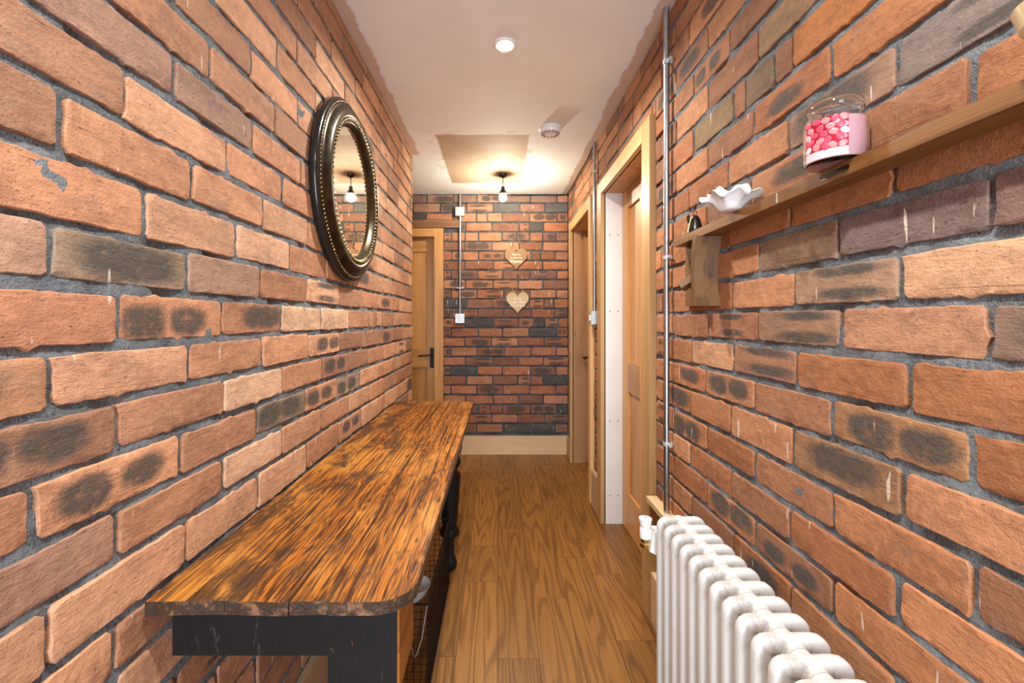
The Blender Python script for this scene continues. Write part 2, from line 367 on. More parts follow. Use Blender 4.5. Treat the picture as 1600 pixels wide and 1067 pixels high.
def tube(bm, pts, r, seg=10, closed=False, ry=None, sq=1.0):
    pts = [Vector(p) for p in pts]; n = len(pts); rings = []
    rr = r if isinstance(r, (list, tuple)) else [r]*n
    up = None
    for i in range(n):
        a = pts[(i-1) % n] if (closed or i > 0) else pts[i]; c = pts[(i+1) % n] if (closed or i < n-1) else pts[i]
        t = (c-a).normalized()
        if up is None:
            up = Vector((0, 1, 0)) if abs(t.y) < 0.9 else Vector((1, 0, 0))
        s = t.cross(up).normalized(); up = s.cross(t).normalized()
        cs = [(math.cos(2*PI*k/seg), math.sin(2*PI*k/seg)) for k in range(seg)]
        if sq != 1.0: cs = [(math.copysign(abs(a_)**sq, a_), math.copysign(abs(b_)**sq, b_)) for a_, b_ in cs]
        rings.append([bm.verts.new(pts[i] + s*p_*rr[i] + up*q_*(ry or rr[i])) for p_, q_ in cs])
    for i in range(n if closed else n-1):
        a, c = rings[i], rings[(i+1) % n]
        for k in range(seg): bm.faces.new((a[k], a[(k+1) % seg], c[(k+1) % seg], c[k]))
    if not closed:
        bm.faces.new(rings[0]); bm.faces.new(rings[-1])
    return bm
def lathe(bm, prof, c, seg=32, ax=(0, 0, 1), close=True):
    """prof: (radius, height) pairs about an upright axis through c"""
    q = Vector((0, 0, 1)).rotation_difference(Vector(ax)); c = Vector(c); rings = []
    for r, h in prof:
        rings.append([bm.verts.new(c + q @ Vector((max(r, 1e-5)*math.cos(2*PI*k/seg), max(r, 1e-5)*math.sin(2*PI*k/seg), h))) for k in range(seg)])
    for a, b in zip(rings, rings[1:]):
        for k in range(seg): bm.faces.new((a[k], a[(k+1) % seg], b[(k+1) % seg], b[k]))
    if close: bm.faces.new(rings[0]); bm.faces.new(rings[-1])
    return bm
def prism(bm, poly, axis, a, b):
    """extrude a 2-D outline along axis (0 x, 1 y, 2 z) from a to b"""
    def P(u, v, t): return ((t, u, v), (u, t, v), (u, v, t))[axis]
    A = [bm.verts.new(P(u, v, a)) for u, v in poly]; Bv = [bm.verts.new(P(u, v, b)) for u, v in poly]
    bm.faces.new(A); bm.faces.new(Bv)
    for i in range(len(poly)): bm.faces.new((A[i], A[(i+1) % len(poly)], Bv[(i+1) % len(poly)], Bv[i]))
    return bm

# ------------------------------------------------------------------ the shell
ceiling = obj('ceiling', B(-1.75, 1.0, YB-0.1, YF+0.2, ZC, ZC+0.08), 'ceiling'); tag(ceiling, kind='structure')
floor = obj('floor', B(-1.75, 1.0, YB-0.1, YF+0.2, -0.08, -0.004), 'gap'); tag(floor, kind='structure')
# oak planks, each its own piece
ends = {-5: [0.4, 2.3], -4: [1.2, 3.2], -3: [0.6, 2.0, 3.5], -2: [0.3, 1.61, 2.75, 3.55], -1: [0.7, 2.07, 2.40, 3.40, 3.76], 0: [0.45, 1.60, 2.60, 3.62],
        1: [0.85, 1.95, 2.95, 3.9], 2: [0.2, 1.25, 2.285, 3.0, 3.73], 3: [0.7, 1.69, 2.13, 2.47, 3.3], 4: [1.5, 2.9]}
for k in range(-11, 5):
    x0 = -0.004+0.1515*k; x1 = x0+0.1515
    ystart = YB if x1 > XL-0.05 else YEND-0.02
    cuts = [ystart]+[e for e in ends.get(k, [3.4+0.1*(k % 4)]) if e > ystart+0.1]
    if k >= -4: cuts = cuts[:1]+[-0.6+0.13*(k % 5)]+cuts[1:]
    cuts = cuts+[YF+0.12]
    for a, b in zip(cuts, cuts[1:]):
        obj('plank', B(x0+0.0008, x1-0.0008, a+0.0008, b-0.0008, -0.02, 0.0), 'oak', floor, bevel=0.0012, seg=1)

def wall_mesh(name, us, zs, to_world, holes, m, amp=0.0035):
    vs, fs, idx = [], [], {}
    for i, u in enumerate(us):
        for j, z in enumerate(zs):
            d = -0.0055+amp*noise.noise((u*18, z*18, 3.3))*1.2+amp*0.6*noise.noise((u*70, z*70, 9.1))-0.012*max(0.0, noise.noise((u*14, z*40, 5.5))-0.08)
            idx[i, j] = len(vs); vs.append(to_world(u, z, d))
    for i in range(len(us)-1):
        for j in range(len(zs)-1):
            uc, zc = (us[i]+us[i+1])/2, (zs[j]+zs[j+1])/2
            if any(h[0] < uc < h[1] and h[2] < zc < h[3] for h in holes): continue
            fs.append((idx[i, j], idx[i+1, j], idx[i+1, j+1], idx[i, j+1]))
    me = bpy.data.meshes.new(name); me.from_pydata(vs, [], fs); me.materials.append(M[m])
    for p in me.polygons: p.use_smooth = True
    o = link(name, me); tag(o, kind='structure'); return o
def lin(a, b, step, extra=()):
    n = max(1, int(round((b-a)/step))); s = set(round(a+(b-a)*i/n, 4) for i in range(n+1)) | set(extra)
    return sorted(s)
# door openings on the right wall (y range, head height), on the far wall (x range)
D1 = (1.90, 2.66); D2 = (3.035, 3.80); HEAD = 1.99
D3 = (-1.36, -0.587)
usL = lin(YB, 0.25, 0.08)+lin(0.262, YEND, 0.012)
wl = wall_mesh('wall_left', usL, lin(0, ZC, 0.0125), lambda u, z, d: (XL+d, u, z), [], 'mortar')
usR = lin(YB, 0.25, 0.08)+lin(0.262, YF, 0.013, (D1[0]-0.03, D1[1]+0.03, D2[0]-0.03, D2[1]+0.03))
wr = wall_mesh('wall_right', usR, lin(0, ZC, 0.0135, (2.02,)), lambda u, z, d: (XR-d, u, z),
               [(D1[0]-0.03, D1[1]+0.03, -1, 2.02), (D2[0]-0.03, D2[1]+0.03, -1, 2.02)], 'mortar')
wf = wall_mesh('wall_far', lin(-1.7, XR+0.03, 0.016, (D3[0]-0.03, D3[1]+0.03)), lin(0, ZC, 0.016, (2.02,)), lambda u, z, d: (u, YF-d, z),
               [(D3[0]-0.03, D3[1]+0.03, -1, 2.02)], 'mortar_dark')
o = obj('wall_back', box(box(box(bmesh.new(), XL-0.1, -0.48, YB-0.08, YB, 0, ZC), 0.52, XR+0.1, YB-0.08, YB, 0, ZC), -0.48, 0.52, YB-0.08, YB, 2.25, ZC), 'plaster'); tag(o, kind='structure')
o = obj('wall_alcove', B(-1.75, -1.68, YEND-0.1, YF+0.1, 0, ZC), 'plaster'); tag(o, kind='structure')
o = obj('wall_return', B(-1.75, XL-0.012, YEND-0.1, YEND-0.006, 0, ZC), 'plaster'); tag(o, kind='structure')
# glazed entrance door behind the camera
wd = root('window_1', (0.02, YB-0.04, 0), kind='structure')
fr = bmesh.new()
for a in ((-0.48, -0.42, 0, 2.25), (0.46, 0.52, 0, 2.25), (-0.42, 0.46, 2.19, 2.25), (-0.42, 0.46, 0, 0.12), (0.0, 0.04, 0.12, 2.19)):
    box(fr, a[0], a[1], YB-0.07, YB-0.01, a[2], a[3])
obj('window_frame', fr, 'whiteboard', wd)
obj('pane', B(-0.42, 0.0, YB-0.044, YB-0.038, 0.12, 2.19), 'pane', wd); obj('pane', B(0.04, 0.46, YB-0.044, YB-0.038, 0.12, 2.19), 'pane', wd)

# ------------------------------------------------------------------ bricks
def brick_mesh(L, Hh, seed):
    r = random.Random(seed); bm = bmesh.new()
    n = max(4, int(L/0.013)); pts = []
    def edge(a, b, k):
        for i in range(k): pts.append((a[0]+(b[0]-a[0])*i/k, a[1]+(b[1]-a[1])*i/k))
    c = 0.0065; x, z = L/2, Hh/2
    edge((-x+c, -z), (x-c, -z), n); edge((x-c, -z), (x, -z+c), 1); edge((x, -z+c), (x, z-c), 5); edge((x, z-c), (x-c, z), 1)
    edge((x-c, z), (-x+c, z), n); edge((-x+c, z), (-x, z-c), 1); edge((-x, z-c), (-x, -z+c), 5); edge((-x, -z+c), (-x+c, -z), 1)
    out = []
    for px, pz in pts:
        j = 0.0032*noise.noise((px*26+seed*3.1, pz*26, seed*1.7))+r.uniform(-0.0013, 0.0013)
        if r.random() < 0.05: j -= r.uniform(0.002, 0.006)
        sx = 1 if abs(px) > x-c-1e-4 else 0; sz = 1 if abs(pz) > z-c-1e-4 else 0
        out.append((px+math.copysign(j, px)*sx, pz+math.copysign(j, pz)*sz))
    R = []
    for ins, y in ((0.0, 0.02), (0.0, 0.0016), (0.0016, 0.0002), (0.010, 0.0)):
        ring = []
        for px, pz in out:
            qx = px*(1-ins/x); qz = pz*(1-ins/z)
            ring.append(bm.verts.new((qx, y+(r.uniform(-0.0006, 0.0006) if y < 0.01 else 0), qz)))
        R.append(ring)
    N_ = len(out)
    for a, b in zip(R, R[1:]):
        for i in range(N_): bm.faces.new((a[i], a[(i+1) % N_], b[(i+1) % N_], b[i]))
    bm.faces.new(R[-1])
    bmesh.ops.recalc_face_normals(bm, faces=bm.faces)
    me = bpy.data.meshes.new('brick'); bm.to_mesh(me); bm.free(); me.materials.append(M['brick'])
    for p in me.polygons: p.use_smooth = True
    me.set_sharp_from_angle(angle=0.55)
    return me
POOL = {}
def get_brick(L, Hh):
    cls = min((0.03, 0.06, 0.10, 0.15, 0.2, 0.245), key=lambda c: abs(c-L))
    k = random.randrange(10)
    if (cls, k) not in POOL: POOL[cls, k] = brick_mesh(cls, 0.076, k+int(cls*1000)*7)
    return POOL[cls, k], L/cls, Hh/0.076
PAL = {'left': [(0.53, 0.275, 0.155), (0.58, 0.32, 0.19), (0.48, 0.24, 0.135), (0.41, 0.215, 0.13), (0.60, 0.345, 0.21), (0.36, 0.195, 0.12)],
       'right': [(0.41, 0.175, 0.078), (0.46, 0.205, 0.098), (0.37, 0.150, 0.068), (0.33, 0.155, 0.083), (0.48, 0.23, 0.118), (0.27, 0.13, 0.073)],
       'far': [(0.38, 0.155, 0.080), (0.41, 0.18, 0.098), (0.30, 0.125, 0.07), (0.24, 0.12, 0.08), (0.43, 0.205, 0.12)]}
# marks that single bricks carry in the photograph: pixel, burn style, colour (None keeps the wall's own)
MARK = {'left': [(190, 405, .25, (0.285, 0.209, 0.146)), (265, 495, .5, None), (392, 485, .25, None), (12, 600, .25, None), (90, 690, .5, None), (180, 750, .5, None),
                 (440, 640, .5, (0.257, 0.193, 0.128)), (548, 410, .25, (0.361, 0.264, 0.183)), (578, 415, .75, None), (545, 605, .5, (0.323, 0.231, 0.159)), (600, 470, .25, None),
                 (190, 585, 0, (0.570, 0.319, 0.189)), (290, 585, 0, (0.532, 0.297, 0.183)), (90, 500, 0, (0.437, 0.209, 0.122)), (395, 610, 0, (0.627, 0.407, 0.268)), (480, 500, 0, (0.627, 0.418, 0.268)),
                 (520, 500, 0, (0.627, 0.418, 0.268)), (410, 390, 0, (0.570, 0.341, 0.220)), (330, 140, 0, (0.294, 0.187, 0.134)), (200, 60, 0, (0.314, 0.193, 0.140)), (335, 440, 0, (0.342, 0.220, 0.152)),
                 (30, 390, 0, (0.427, 0.264, 0.183)), (395, 720, 0, (0.589, 0.374, 0.244)), (480, 440, 0, (0.589, 0.396, 0.256)), (100, 900, 0, (0.351, 0.204, 0.140))],
        'right': [(1145, 515, .75, None), (1245, 500, .75, (0.285, 0.165, 0.104)), (1205, 570, .75, (0.314, 0.165, 0.098)), (1300, 590, .25, None), (1075, 590, .25, None), (1140, 605, .5, None),
                  (1400, 680, .5, (0.342, 0.182, 0.091)), (1062, 615, .25, None), (1300, 740, .25, (0.304, 0.171, 0.091)), (1078, 680, .5, None), (1320, 420, .75, (0.342, 0.220, 0.140)),
                  (1250, 380, 0, (0.257, 0.171, 0.110)), (1185, 315, .25, None), (1330, 150, .25, (0.285, 0.176, 0.122)), (1480, 60, .75, (0.199, 0.160, 0.146)), (1240, 880, .5, None), (1140, 800, .5, None),
                  (1500, 425, 0, (0.56, 0.33, 0.195)), (1430, 335, 0, (0.180, 0.127, 0.116)), (1580, 310, 0, (0.190, 0.116, 0.104)), (1420, 520, 0, (0.446, 0.237, 0.140)), (1240, 660, 0, (0.342, 0.165, 0.091)),
                  (1110, 560, 0, (0.522, 0.286, 0.159)), (1580, 520, .25, (0.228, 0.154, 0.116)), (1185, 130, 0, (0.190, 0.127, 0.079)), (1120, 210, 0, (0.237, 0.160, 0.085)), (1260, 60, 0, (0.399, 0.160, 0.055)),
                  (1230, 30, 0, (0.257, 0.165, 0.091)), (1330, 560, 0, None)],
        'far': [(735, 432, .25, None), (775, 432, .75, None), (830, 437, .75, None), (770, 448, .25, None), (740, 476, 0, None), (705, 460, .25, None), (830, 477, .75, None), (770, 507, .75, None),
                (800, 507, .75, None), (735, 537, .25, None), (775, 535, .75, None), (745, 581, .25, None), (870, 522, .25, (0.095, 0.099, 0.104)), (705, 582, .25, (0.095, 0.099, 0.104))]}
def pix_to_wall(side, px, py):
    if side == 'left': Y = -XL*F/(VX-px); return Y, H+(VY-py)*Y/F
    if side == 'right': Y = XR*F/(px-VX); return Y, H+(VY-py)*Y/F
    return (px-VX)*YF/F, H+(VY-py)*YF/F
MW = {s: [(*pix_to_wall(s, a, b), st, c) for a, b, st, c in L] for s, L in MARK.items()}
ROT = {'left': PI/2, 'right': -PI/2, 'far': 0}
WALL = {'left': wl, 'right': wr, 'far': wf}
NB = {'left': 0, 'right': 0, 'far': 0}
LATE = {'left': [], 'right': [], 'far': []}
def lay(side, u0, u1, z0, z1, rnd):
    """one brick between joints u0..u1 and beds z0..z1 on a wall"""
    jl = rnd.uniform(0.009, 0.015); jb = rnd.uniform(0.0135, 0.0205)
    if side == 'far': jb += 0.001; jl += 0.002
    L = u1-u0-jl; Hh = z1-z0-jb
    if L < 0.018 or Hh < 0.02: return
    u = (u0+u1)/2+rnd.uniform(-0.001, 0.001); z = (z0+z1)/2+rnd.uniform(-0.0025, 0.0025); d = rnd.uniform(-0.003, 0.0015)
    me, sx, sz = get_brick(L, Hh)
    col = list(rnd.choice(PAL[side])); k = rnd.uniform(0.80, 1.12); col = [c*k for c in col]; style = 0.0
    t = rnd.random()
    if side == 'left' and t < 0.10: style = rnd.choice((.25, .5, .75))
    if side == 'right' and t < 0.14: style = rnd.choice((.25, .5, .75))
    if side == 'far':
        pr = 0.5 if 1.0 < z < 1.75 else 0.3
        if t < pr: style = rnd.choice((.25, .75, .75, .5))
        if t > 0.93: col = [0.085, 0.075, 0.07]
        if z > 2.2: col = [c*0.8+0.06 for c in col]
    near = abs(u) < 4.2
    for mu, mz, st, cc in MW[side]:
        if u0 < mu < u1 and z0 < mz < z1:
            style = st
            if cc: col = list(cc)
    o = bpy.data.objects.new('brick', me); C.objects.link(o); o.parent = WALL[side]
    if side == 'left': o.location = (XL+d, u, z)
    elif side == 'right': o.location = (XR-d, u, z)
    else: o.location = (u, YF-d, z)
    o.rotation_euler = (rnd.uniform(-0.006, 0.006), rnd.uniform(-0.008, 0.008), ROT[side]+rnd.uniform(-0.006, 0.006))
    o.scale = (sx, 1, sz); o.color = (*col, style)
    NB[side] += 1
def fill_course(joints, lo, hi, period, rnd):
    """extend a list of known joints at the bond's period to cover lo..hi"""
    j = sorted(joints)
    while j[0] > lo+0.02: j.insert(0, j[0]-period*rnd.uniform(0.97, 1.03))
    while j[-1] < hi-0.02:
        step = period*rnd.uniform(0.97, 1.03)
        if rnd.random() < 0.05: step *= 0.5
        j.append(j[-1]+step)
    j = [min(max(v, lo), hi) for v in j]
    return [v for i, v in enumerate(j) if i == 0 or v-j[i-1] > 0.015]
# --- left wall
SL = [-1.83, -1.68, -1.53, -1.385, -1.237, -1.09, -.935, -.792, -.636, -.493, -.352, -.210, -.066, .08, .226, .38, .531, .673, .82, .972, 1.12, 1.27, 1.415, 1.56, 1.705, 1.85, 1.933]
JL = {-.935: [182], -.792: [75, 291, 404, 480, 530, 565, 592.5, 602], -.636: [184, 349, 441.6, 501.6, 545.6, 577.5, 602, 617, 634], -.493: [54, 282.5, 403, 478, 527.4, 564, 591, 612, 626],
      -.352: [184, 350, 441.6, 503, 545.6, 575.6, 600.6, 620.6], -.210: [80, 297, 410.6, 483, 531.6, 566, 592.5, 613], -.066: [186, 349, 440.6, 502.5, 545.6, 577.5, 584, 590, 596.6, 617, 633],
      .08: [81, 294, 407, 480, 530, 565, 591.5, 613, 625, 641], .226: [227, 370, 454.5, 511, 553, 581, 598, 618, 634], .38: [94, 301, 412, 482], .531: [197, 356, 443], .673: [272, 395, 470.6],
      .82: [330, 430], .972: [395, 467], 1.12: [434, 494], 1.27: [465, 520], 1.415: [494, 540], 1.56: [519, 556], 1.705: [536, 568]}
rnd = random.Random(11)
for i in range(len(SL)-1):
    s0, s1 = SL[i], SL[i+1]
    z0, z1 = H+s0*-XL, H+s1*-XL
    if z1 < 0.15: continue
    if z0 < 0.15: z0 = 0.15
    if s0 in JL: j = [-XL*F/(VX-x) for x in JL[s0]]
    else: j = [0.56+(0.13 if i % 2 else 0.0)+rnd.uniform(-0.02, 0.02)]
    us = fill_course(j, 0.30, YEND, 0.262, rnd)
    for a, b in zip(us, us[1:]): lay('left', a, b, z0, z1, rnd)
# --- right wall
SR = [-1.83, -1.70, -1.565, -1.43, -1.30, -1.165, -1.03, -.9, -.77, -.638, -.504, -.362, -.23, -.093, .039, .175, .308, .44, .574, .71, .845, .993, 1.14, 1.275, 1.42, 1.57, 1.69, 1.806]
JR = {-1.03: [1080, 1145, 1235], -.9: [1052, 1103, 1179, 1301], -.77: [1077.7, 1142, 1234, 1400], -.638: [1052, 1104, 1178.4, 1301, 1520], -.504: [1078, 1141, 1238, 1410],
      -.362: [1051, 1101.7, 1177.5, 1298, 1518], -.23: [1080, 1144.8, 1245, 1418], -.093: [1053, 1105.7, 1184, 1310.7, 1545], .039: [1077, 1143, 1241, 1408], .175: [1049, 1105, 1185.4, 1310, 1548],
      .308: [1076, 1138, 1234.5, 1396], .44: [1049, 1103, 1172, 1303, 1517], .574: [1076, 1137, 1231, 1400], .71: [1056, 1105.7, 1176.7, 1297, 1520], .845: [1083, 1145, 1163, 1208, 1236, 1400],
      .993: [1056.6, 1105.7, 1183, 1300], 1.14: [1083, 1140, 1235], 1.275: [1055, 1106, 1180], 1.42: [1077, 1140], 1.57: [1054, 1100], 1.69: [1075]}
rnd = random.Random(23)
for i in range(len(SR)-1):
    s0, s1 = SR[i], SR[i+1]
    z0, z1 = H+s0*XR, H+s1*XR
    if z1 < 0.2: continue
    if z0 < 0.2: z0 = 0.2
    key = [k for k in JR if abs(k-s0) < 1e-6]
    if key: j = [XR*F/(x-VX) for x in JR[key[0]]]
    else: j = [0.6+(0.127 if i % 2 else 0.0)+rnd.uniform(-0.02, 0.02)]
    us = fill_course(j, 0.30, YF, 0.25, rnd)
    holes = [(1.80, 2.76, 2.065), (2.965, 3.87, 2.065)]
    for a, b in zip(us, us[1:]):
        segs = [(a, b)]
        if z0 < 2.06:
            for h0, h1, _ in holes:
                nx = []
                for p, q in segs:
                    if q <= h0 or p >= h1: nx.append((p, q))
                    else:
                        if p < h0: nx.append((p, h0))
                        if q > h1: nx.append((h1, q))
                segs = nx
        for p, q in segs:
            zz = z0
            lay('right', p, q, zz, z1, rnd)
        if z0 < 2.06 and z1 > 2.095:
            for h0, h1, hz_ in holes:
                if b > h0 and a < h1: lay('right', max(a, h0), min(b, h1), hz_, z1, rnd)
# --- far wall
rnd = random.Random(31)
A_ = [727.8, 769.4, 810, 850]; Bq = [706, 746.5, 786.5, 828.4, 868.8]
k = 0; zb = 0.190
while zb < ZC-0.02:
    z0, z1 = zb+0.0879*0, zb+0.0879
    if z1 > ZC: z1 = ZC
    # one split soldier course above the door head
    us = fill_course([(x-VX)*YF/F+rnd.uniform(-0.012, 0.012) for x in (A_ if k % 2 else Bq)], -0.98 if z1 > 2.17 else -0.508, XR, 0.242, rnd)
    for a, b in zip(us, us[1:]):
        if z0 < 2.142 and z1 > 2.072 and a < -0.36:          # the lintel takes this place
            parts = []
            if b > -0.34: parts.append((-0.36, b, z0, z1))
            q = min(b, -0.36)
            if z1 > 2.175: parts.append((a, q, 2.144, z1))
            if z0 < 2.04 and q > -0.47: parts.append((max(a, -0.505), q, z0, 2.07))
            for p_ in parts: lay('far', *p_, rnd)
        elif b-a > 0.2 and rnd.random() < 0.10:
            m_ = a+(b-a)*rnd.choice((0.42, 0.5, 0.58)); lay('far', a, m_, z0, z1, rnd); lay('far', m_, b, z0, z1, rnd)
        else: lay('far', a, b, z0, z1, rnd)
    zb = z1; k += 1
# the bricks out of view behind the camera, joined
def rest(side, y0, y1):
    bm = bmesh.new(); z = 0.2; r = 0
    while z < ZC-0.05:
        u = y0+(0.12 if r % 2 else 0)
        while u+0.2 < y1:
            X = XL if side == 'left' else XR; s = 1 if side == 'left' else -1
            box(bm, X-0.012*s, X, u+0.005, u+0.245, z+0.005, z+0.078); u += 0.25
        z += 0.086; r += 1
    o = obj('brick_rows', bm, 'brick', WALL[side]); o.color = (*PAL[side][0], 0); tag(o, kind='stuff')
rest('left', YB+0.02, 0.30); rest('right', YB+0.02, 0.30)
# mortar-daubed top edge of the far wall and the old lintel over its door
link_b = obj('lintel', B(-1.42, -0.362, YF-0.018, YF+0.05, 2.072, 2.142), 'oldbeam', wf, bevel=0.004)

# ------------------------------------------------------------------ skirting
def skirt(name, bm, m): tag(obj(name, bm, m, bevel=0.003, seg=1), kind='structure')
skirt('baseboard_left', B(XL-0.004, XL+0.018, YB, YEND, 0, 0.148), 'skirt_y')
skirt('baseboard_far', B(-0.508, XR-0.004, YF-0.02, YF+0.006, 0, 0.168), 'skirt_x')
skirt('baseboard_right', B(XR-0.02, XR+0.006, YB, 1.80, 0, 0.20), 'skirt_y')
skirt('baseboard_between', B(XR-0.02, XR+0.006, 2.762, 2.963, 0, 0.23), 'skirt_y')
skirt('baseboard_corner', B(XR-0.02, XR+0.006, 3.872, YF-0.02, 0, 0.168), 'skirt_y')

# ------------------------------------------------------------------ doors
AX = XR-0.025
def side_door(name, y0, y1, aw, lin_mat, leafx, handle):
    d = root(name, (XR, (y0+y1)/2, 0), kind='structure')
    # architrave: two uprights and a head, mitre left to the corner block
    obj('architrave', B(AX, XR+0.004, y0-aw, y0, 0, HEAD+0.075), 'arch_v', d, bevel=0.003, seg=1)
    obj('architrave', B(AX, XR+0.004, y1, y1+aw, 0, HEAD+0.075), 'arch_v', d, bevel=0.003, seg=1)
    obj('architrave', B(AX, XR+0.004, y0, y1, HEAD, HEAD+0.075), 'arch_hy', d, bevel=0.003, seg=1)
    xi = XR-0.002
    lw = leafx+0.05
    far = obj('door_lining', B(xi, lw, y1, y1+0.03, 0, HEAD+0.03), lin_mat, d)
    obj('door_lining', B(xi, lw, y0-0.03, y0, 0, HEAD+0.03), lin_mat, d)
    obj('door_lining', B(xi, lw, y0, y1, HEAD, HEAD+0.03), 'knotty', d)
    if lin_mat == 'whiteboard':
        for z in (0.17, 0.62, 1.28, 1.74):
            for dx in (0.03, 0.08):
                obj('screw', lathe(bmesh.new(), [(0.0045, 0), (0.0045, 0.0012), (0.002, 0.0016)], (XR+dx, y1, z), 10, (0, -1, 0)), 'greyhole', far)
    # leaf: stiles and rails round four recessed panels
    x0, x1 = leafx, leafx+0.04
    st = 0.115; mid = (y0+y1)/2
    rails = [(0.008, 0.225), (0.815, 0.985), (1.875, HEAD-0.003)]
    bm = bmesh.new()
    for a, b in ((y0+0.003, y0+st), (mid-0.05, mid+0.05), (y1-st, y1-0.003)): box(bm, x0, x1, a, b, 0.008, HEAD-0.003)
    leaf = obj('leaf', bm, 'pine_v', d, bevel=0.004, seg=1)
    for z0, z1 in rails:
        for a, b in ((y0+st, mid-0.05), (mid+0.05, y1-st)):
            obj('rail', B(x0+0.001, x1-0.001, a-0.002, b+0.002, z0, z1), 'pine_hy', leaf)
    for (za, zb_) in ((0.225, 0.815), (0.985, 1.875)):
        for a, b in ((y0+st, mid-0.05), (mid+0.05, y1-st)):
            bm = bmesh.new(); box(bm, x0+0.014, x1-0.01, a, b, za, zb_)
            obj('panel', bm, 'pine_v', leaf)
    if handle:
        yh = y1-0.06 if handle > 0 else y0+0.06
        bm = bmesh.new(); box(bm, x0-0.006, x0, yh-0.023, yh+0.023, 0.79, 0.97)
        hd = obj('handle_plate', bm, 'iron', leaf, bevel=0.002, seg=1)
        bm = tube(bmesh.new(), [(x0-0.004, yh, 0.91), (x0-0.05, yh, 0.91), (x0-0.055, yh-0.01, 0.91), (x0-0.055, yh-0.11, 0.91)], 0.009, 8)
        obj('handle', bm, 'iron', leaf, smooth=True)
    return d
side_door('door_1', D1[0], D1[1], 0.10, 'whiteboard', 0.745, -1)
side_door('door_2', D2[0], D2[1], 0.07, 'knotty', 0.768, 1)
# the door in the end wall, seen past the corner of the left wall
d3 = root('door_3', ((D3[0]+D3[1])/2, YF, 0), kind='structure')
aw = 0.082
obj('architrave', B(D3[1], D3[1]+aw, YF-0.02, YF+0.004, 0, HEAD+0.075), 'pine_v', d3, bevel=0.003, seg=1)
obj('architrave', B(D3[0]-aw, D3[0], YF-0.02, YF+0.004, 0, HEAD+0.075), 'pine_v', d3, bevel=0.003, seg=1)
obj('architrave', B(D3[0], D3[1], YF-0.02, YF+0.004, HEAD, HEAD+0.075), 'pine_hx', d3, bevel=0.003, seg=1)
LY = YF+0.05
obj('door_lining', B(D3[1], D3[1]+0.03, YF-0.002, LY+0.06, 0, HEAD+0.03), 'pine_v', d3)
obj('door_lining', B(D3[0]-0.03, D3[0], YF-0.002, LY+0.06, 0, HEAD+0.03), 'pine_v', d3)
obj('door_lining', B(D3[0], D3[1], YF-0.002, LY+0.06, HEAD, HEAD+0.03), 'pine_hx', d3)
mid = (D3[0]+D3[1])/2; st = 0.075
bm = bmesh.new()
for a, b in ((D3[0]+0.003, D3[0]+st), (mid-0.05, mid+0.05), (D3[1]-st, D3[1]-0.003)): box(bm, a, b, LY, LY+0.04, 0.008, HEAD-0.003)
leaf = obj('leaf', bm, 'pine_v', d3, bevel=0.004, seg=1)
for z0, z1 in ((0.008, 0.225), (0.785, 0.965), (1.86, HEAD-0.003)):
    for a, b in ((D3[0]+st, mid-0.05), (mid+0.05, D3[1]-st)): obj('rail', B(a-0.002, b+0.002, LY+0.001, LY+0.039, z0, z1), 'pine_hx', leaf)
for za, zb_ in ((0.225, 0.785), (0.965, 1.86)):
    for a, b in ((D3[0]+st, mid-0.05), (mid+0.05, D3[1]-st)): obj('panel', B(a, b, LY+0.015, LY+0.03, za, zb_), 'pine_v', leaf)
hx = D3[1]-0.026
obj('handle_plate', B(hx-0.024, hx+0.022, LY-0.006, LY, 0.785, 0.97), 'iron', leaf, bevel=0.002, seg=1)
obj('handle', tube(bmesh.new(), [(hx, LY-0.004, 0.905), (hx, LY-0.05, 0.905), (hx-0.012, LY-0.056, 0.905), (hx-0.12, LY-0.056, 0.898)], 0.009, 8), 'iron', leaf, smooth=True)

# ------------------------------------------------------------------ table
T = root('side_table', (-0.37, 1.6, 0), 'long narrow old pine table with scarred orange top and black turned legs along brick wall', 'table')
TZ = 0.76; tx0, tx1, ty0, ty1 = -0.586, -0.144, 0.732, 2.54
def board(x0, x1, rn, rf, name='board'):
    poly = []
    if rn:
        for i in range(9):
            t = i/8*PI/2; poly.append((x1-rn+rn*math.sin(t), ty0+rn-rn*math.cos(t)))
    else: poly += [(x1, ty0+random.uniform(-.003, .003))]
    if rf: poly += [(x1, ty1-rf), (x1-rf*0.35, ty1-rf*0.3), (x1-rf, ty1)]
    else: poly += [(x1, ty1)]
    poly += [(x0, ty1), (x0, ty0+random.uniform(-.003, .003))]
    bm = prism(bmesh.new(), poly, 2, TZ-0.023, TZ+random.uniform(-.0008, .0008))
    o = obj(name, bm, 'tabletop', T, bevel=0.004, seg=2); return o
board(tx0, -0.457, 0, 0); board(-0.4558, -0.348, 0, 0); board(-0.3468, -0.283, 0, 0); board(-0.2818, tx1, 0.065, 0.06)
obj('apron', B(-0.563, -0.294, 0.762, 0.782, 0.648, TZ-0.023), 'black', T, bevel=0.002, seg=1)
obj('apron', B(-0.20, -0.182, 0.90, 2.13, 0.64, TZ-0.023), 'legwood', T, bevel=0.002, seg=1)
obj('apron', B(-0.563, -0.305, 2.235, 2.255, 0.64, TZ-0.023), 'black', T, bevel=0.002, seg=1)
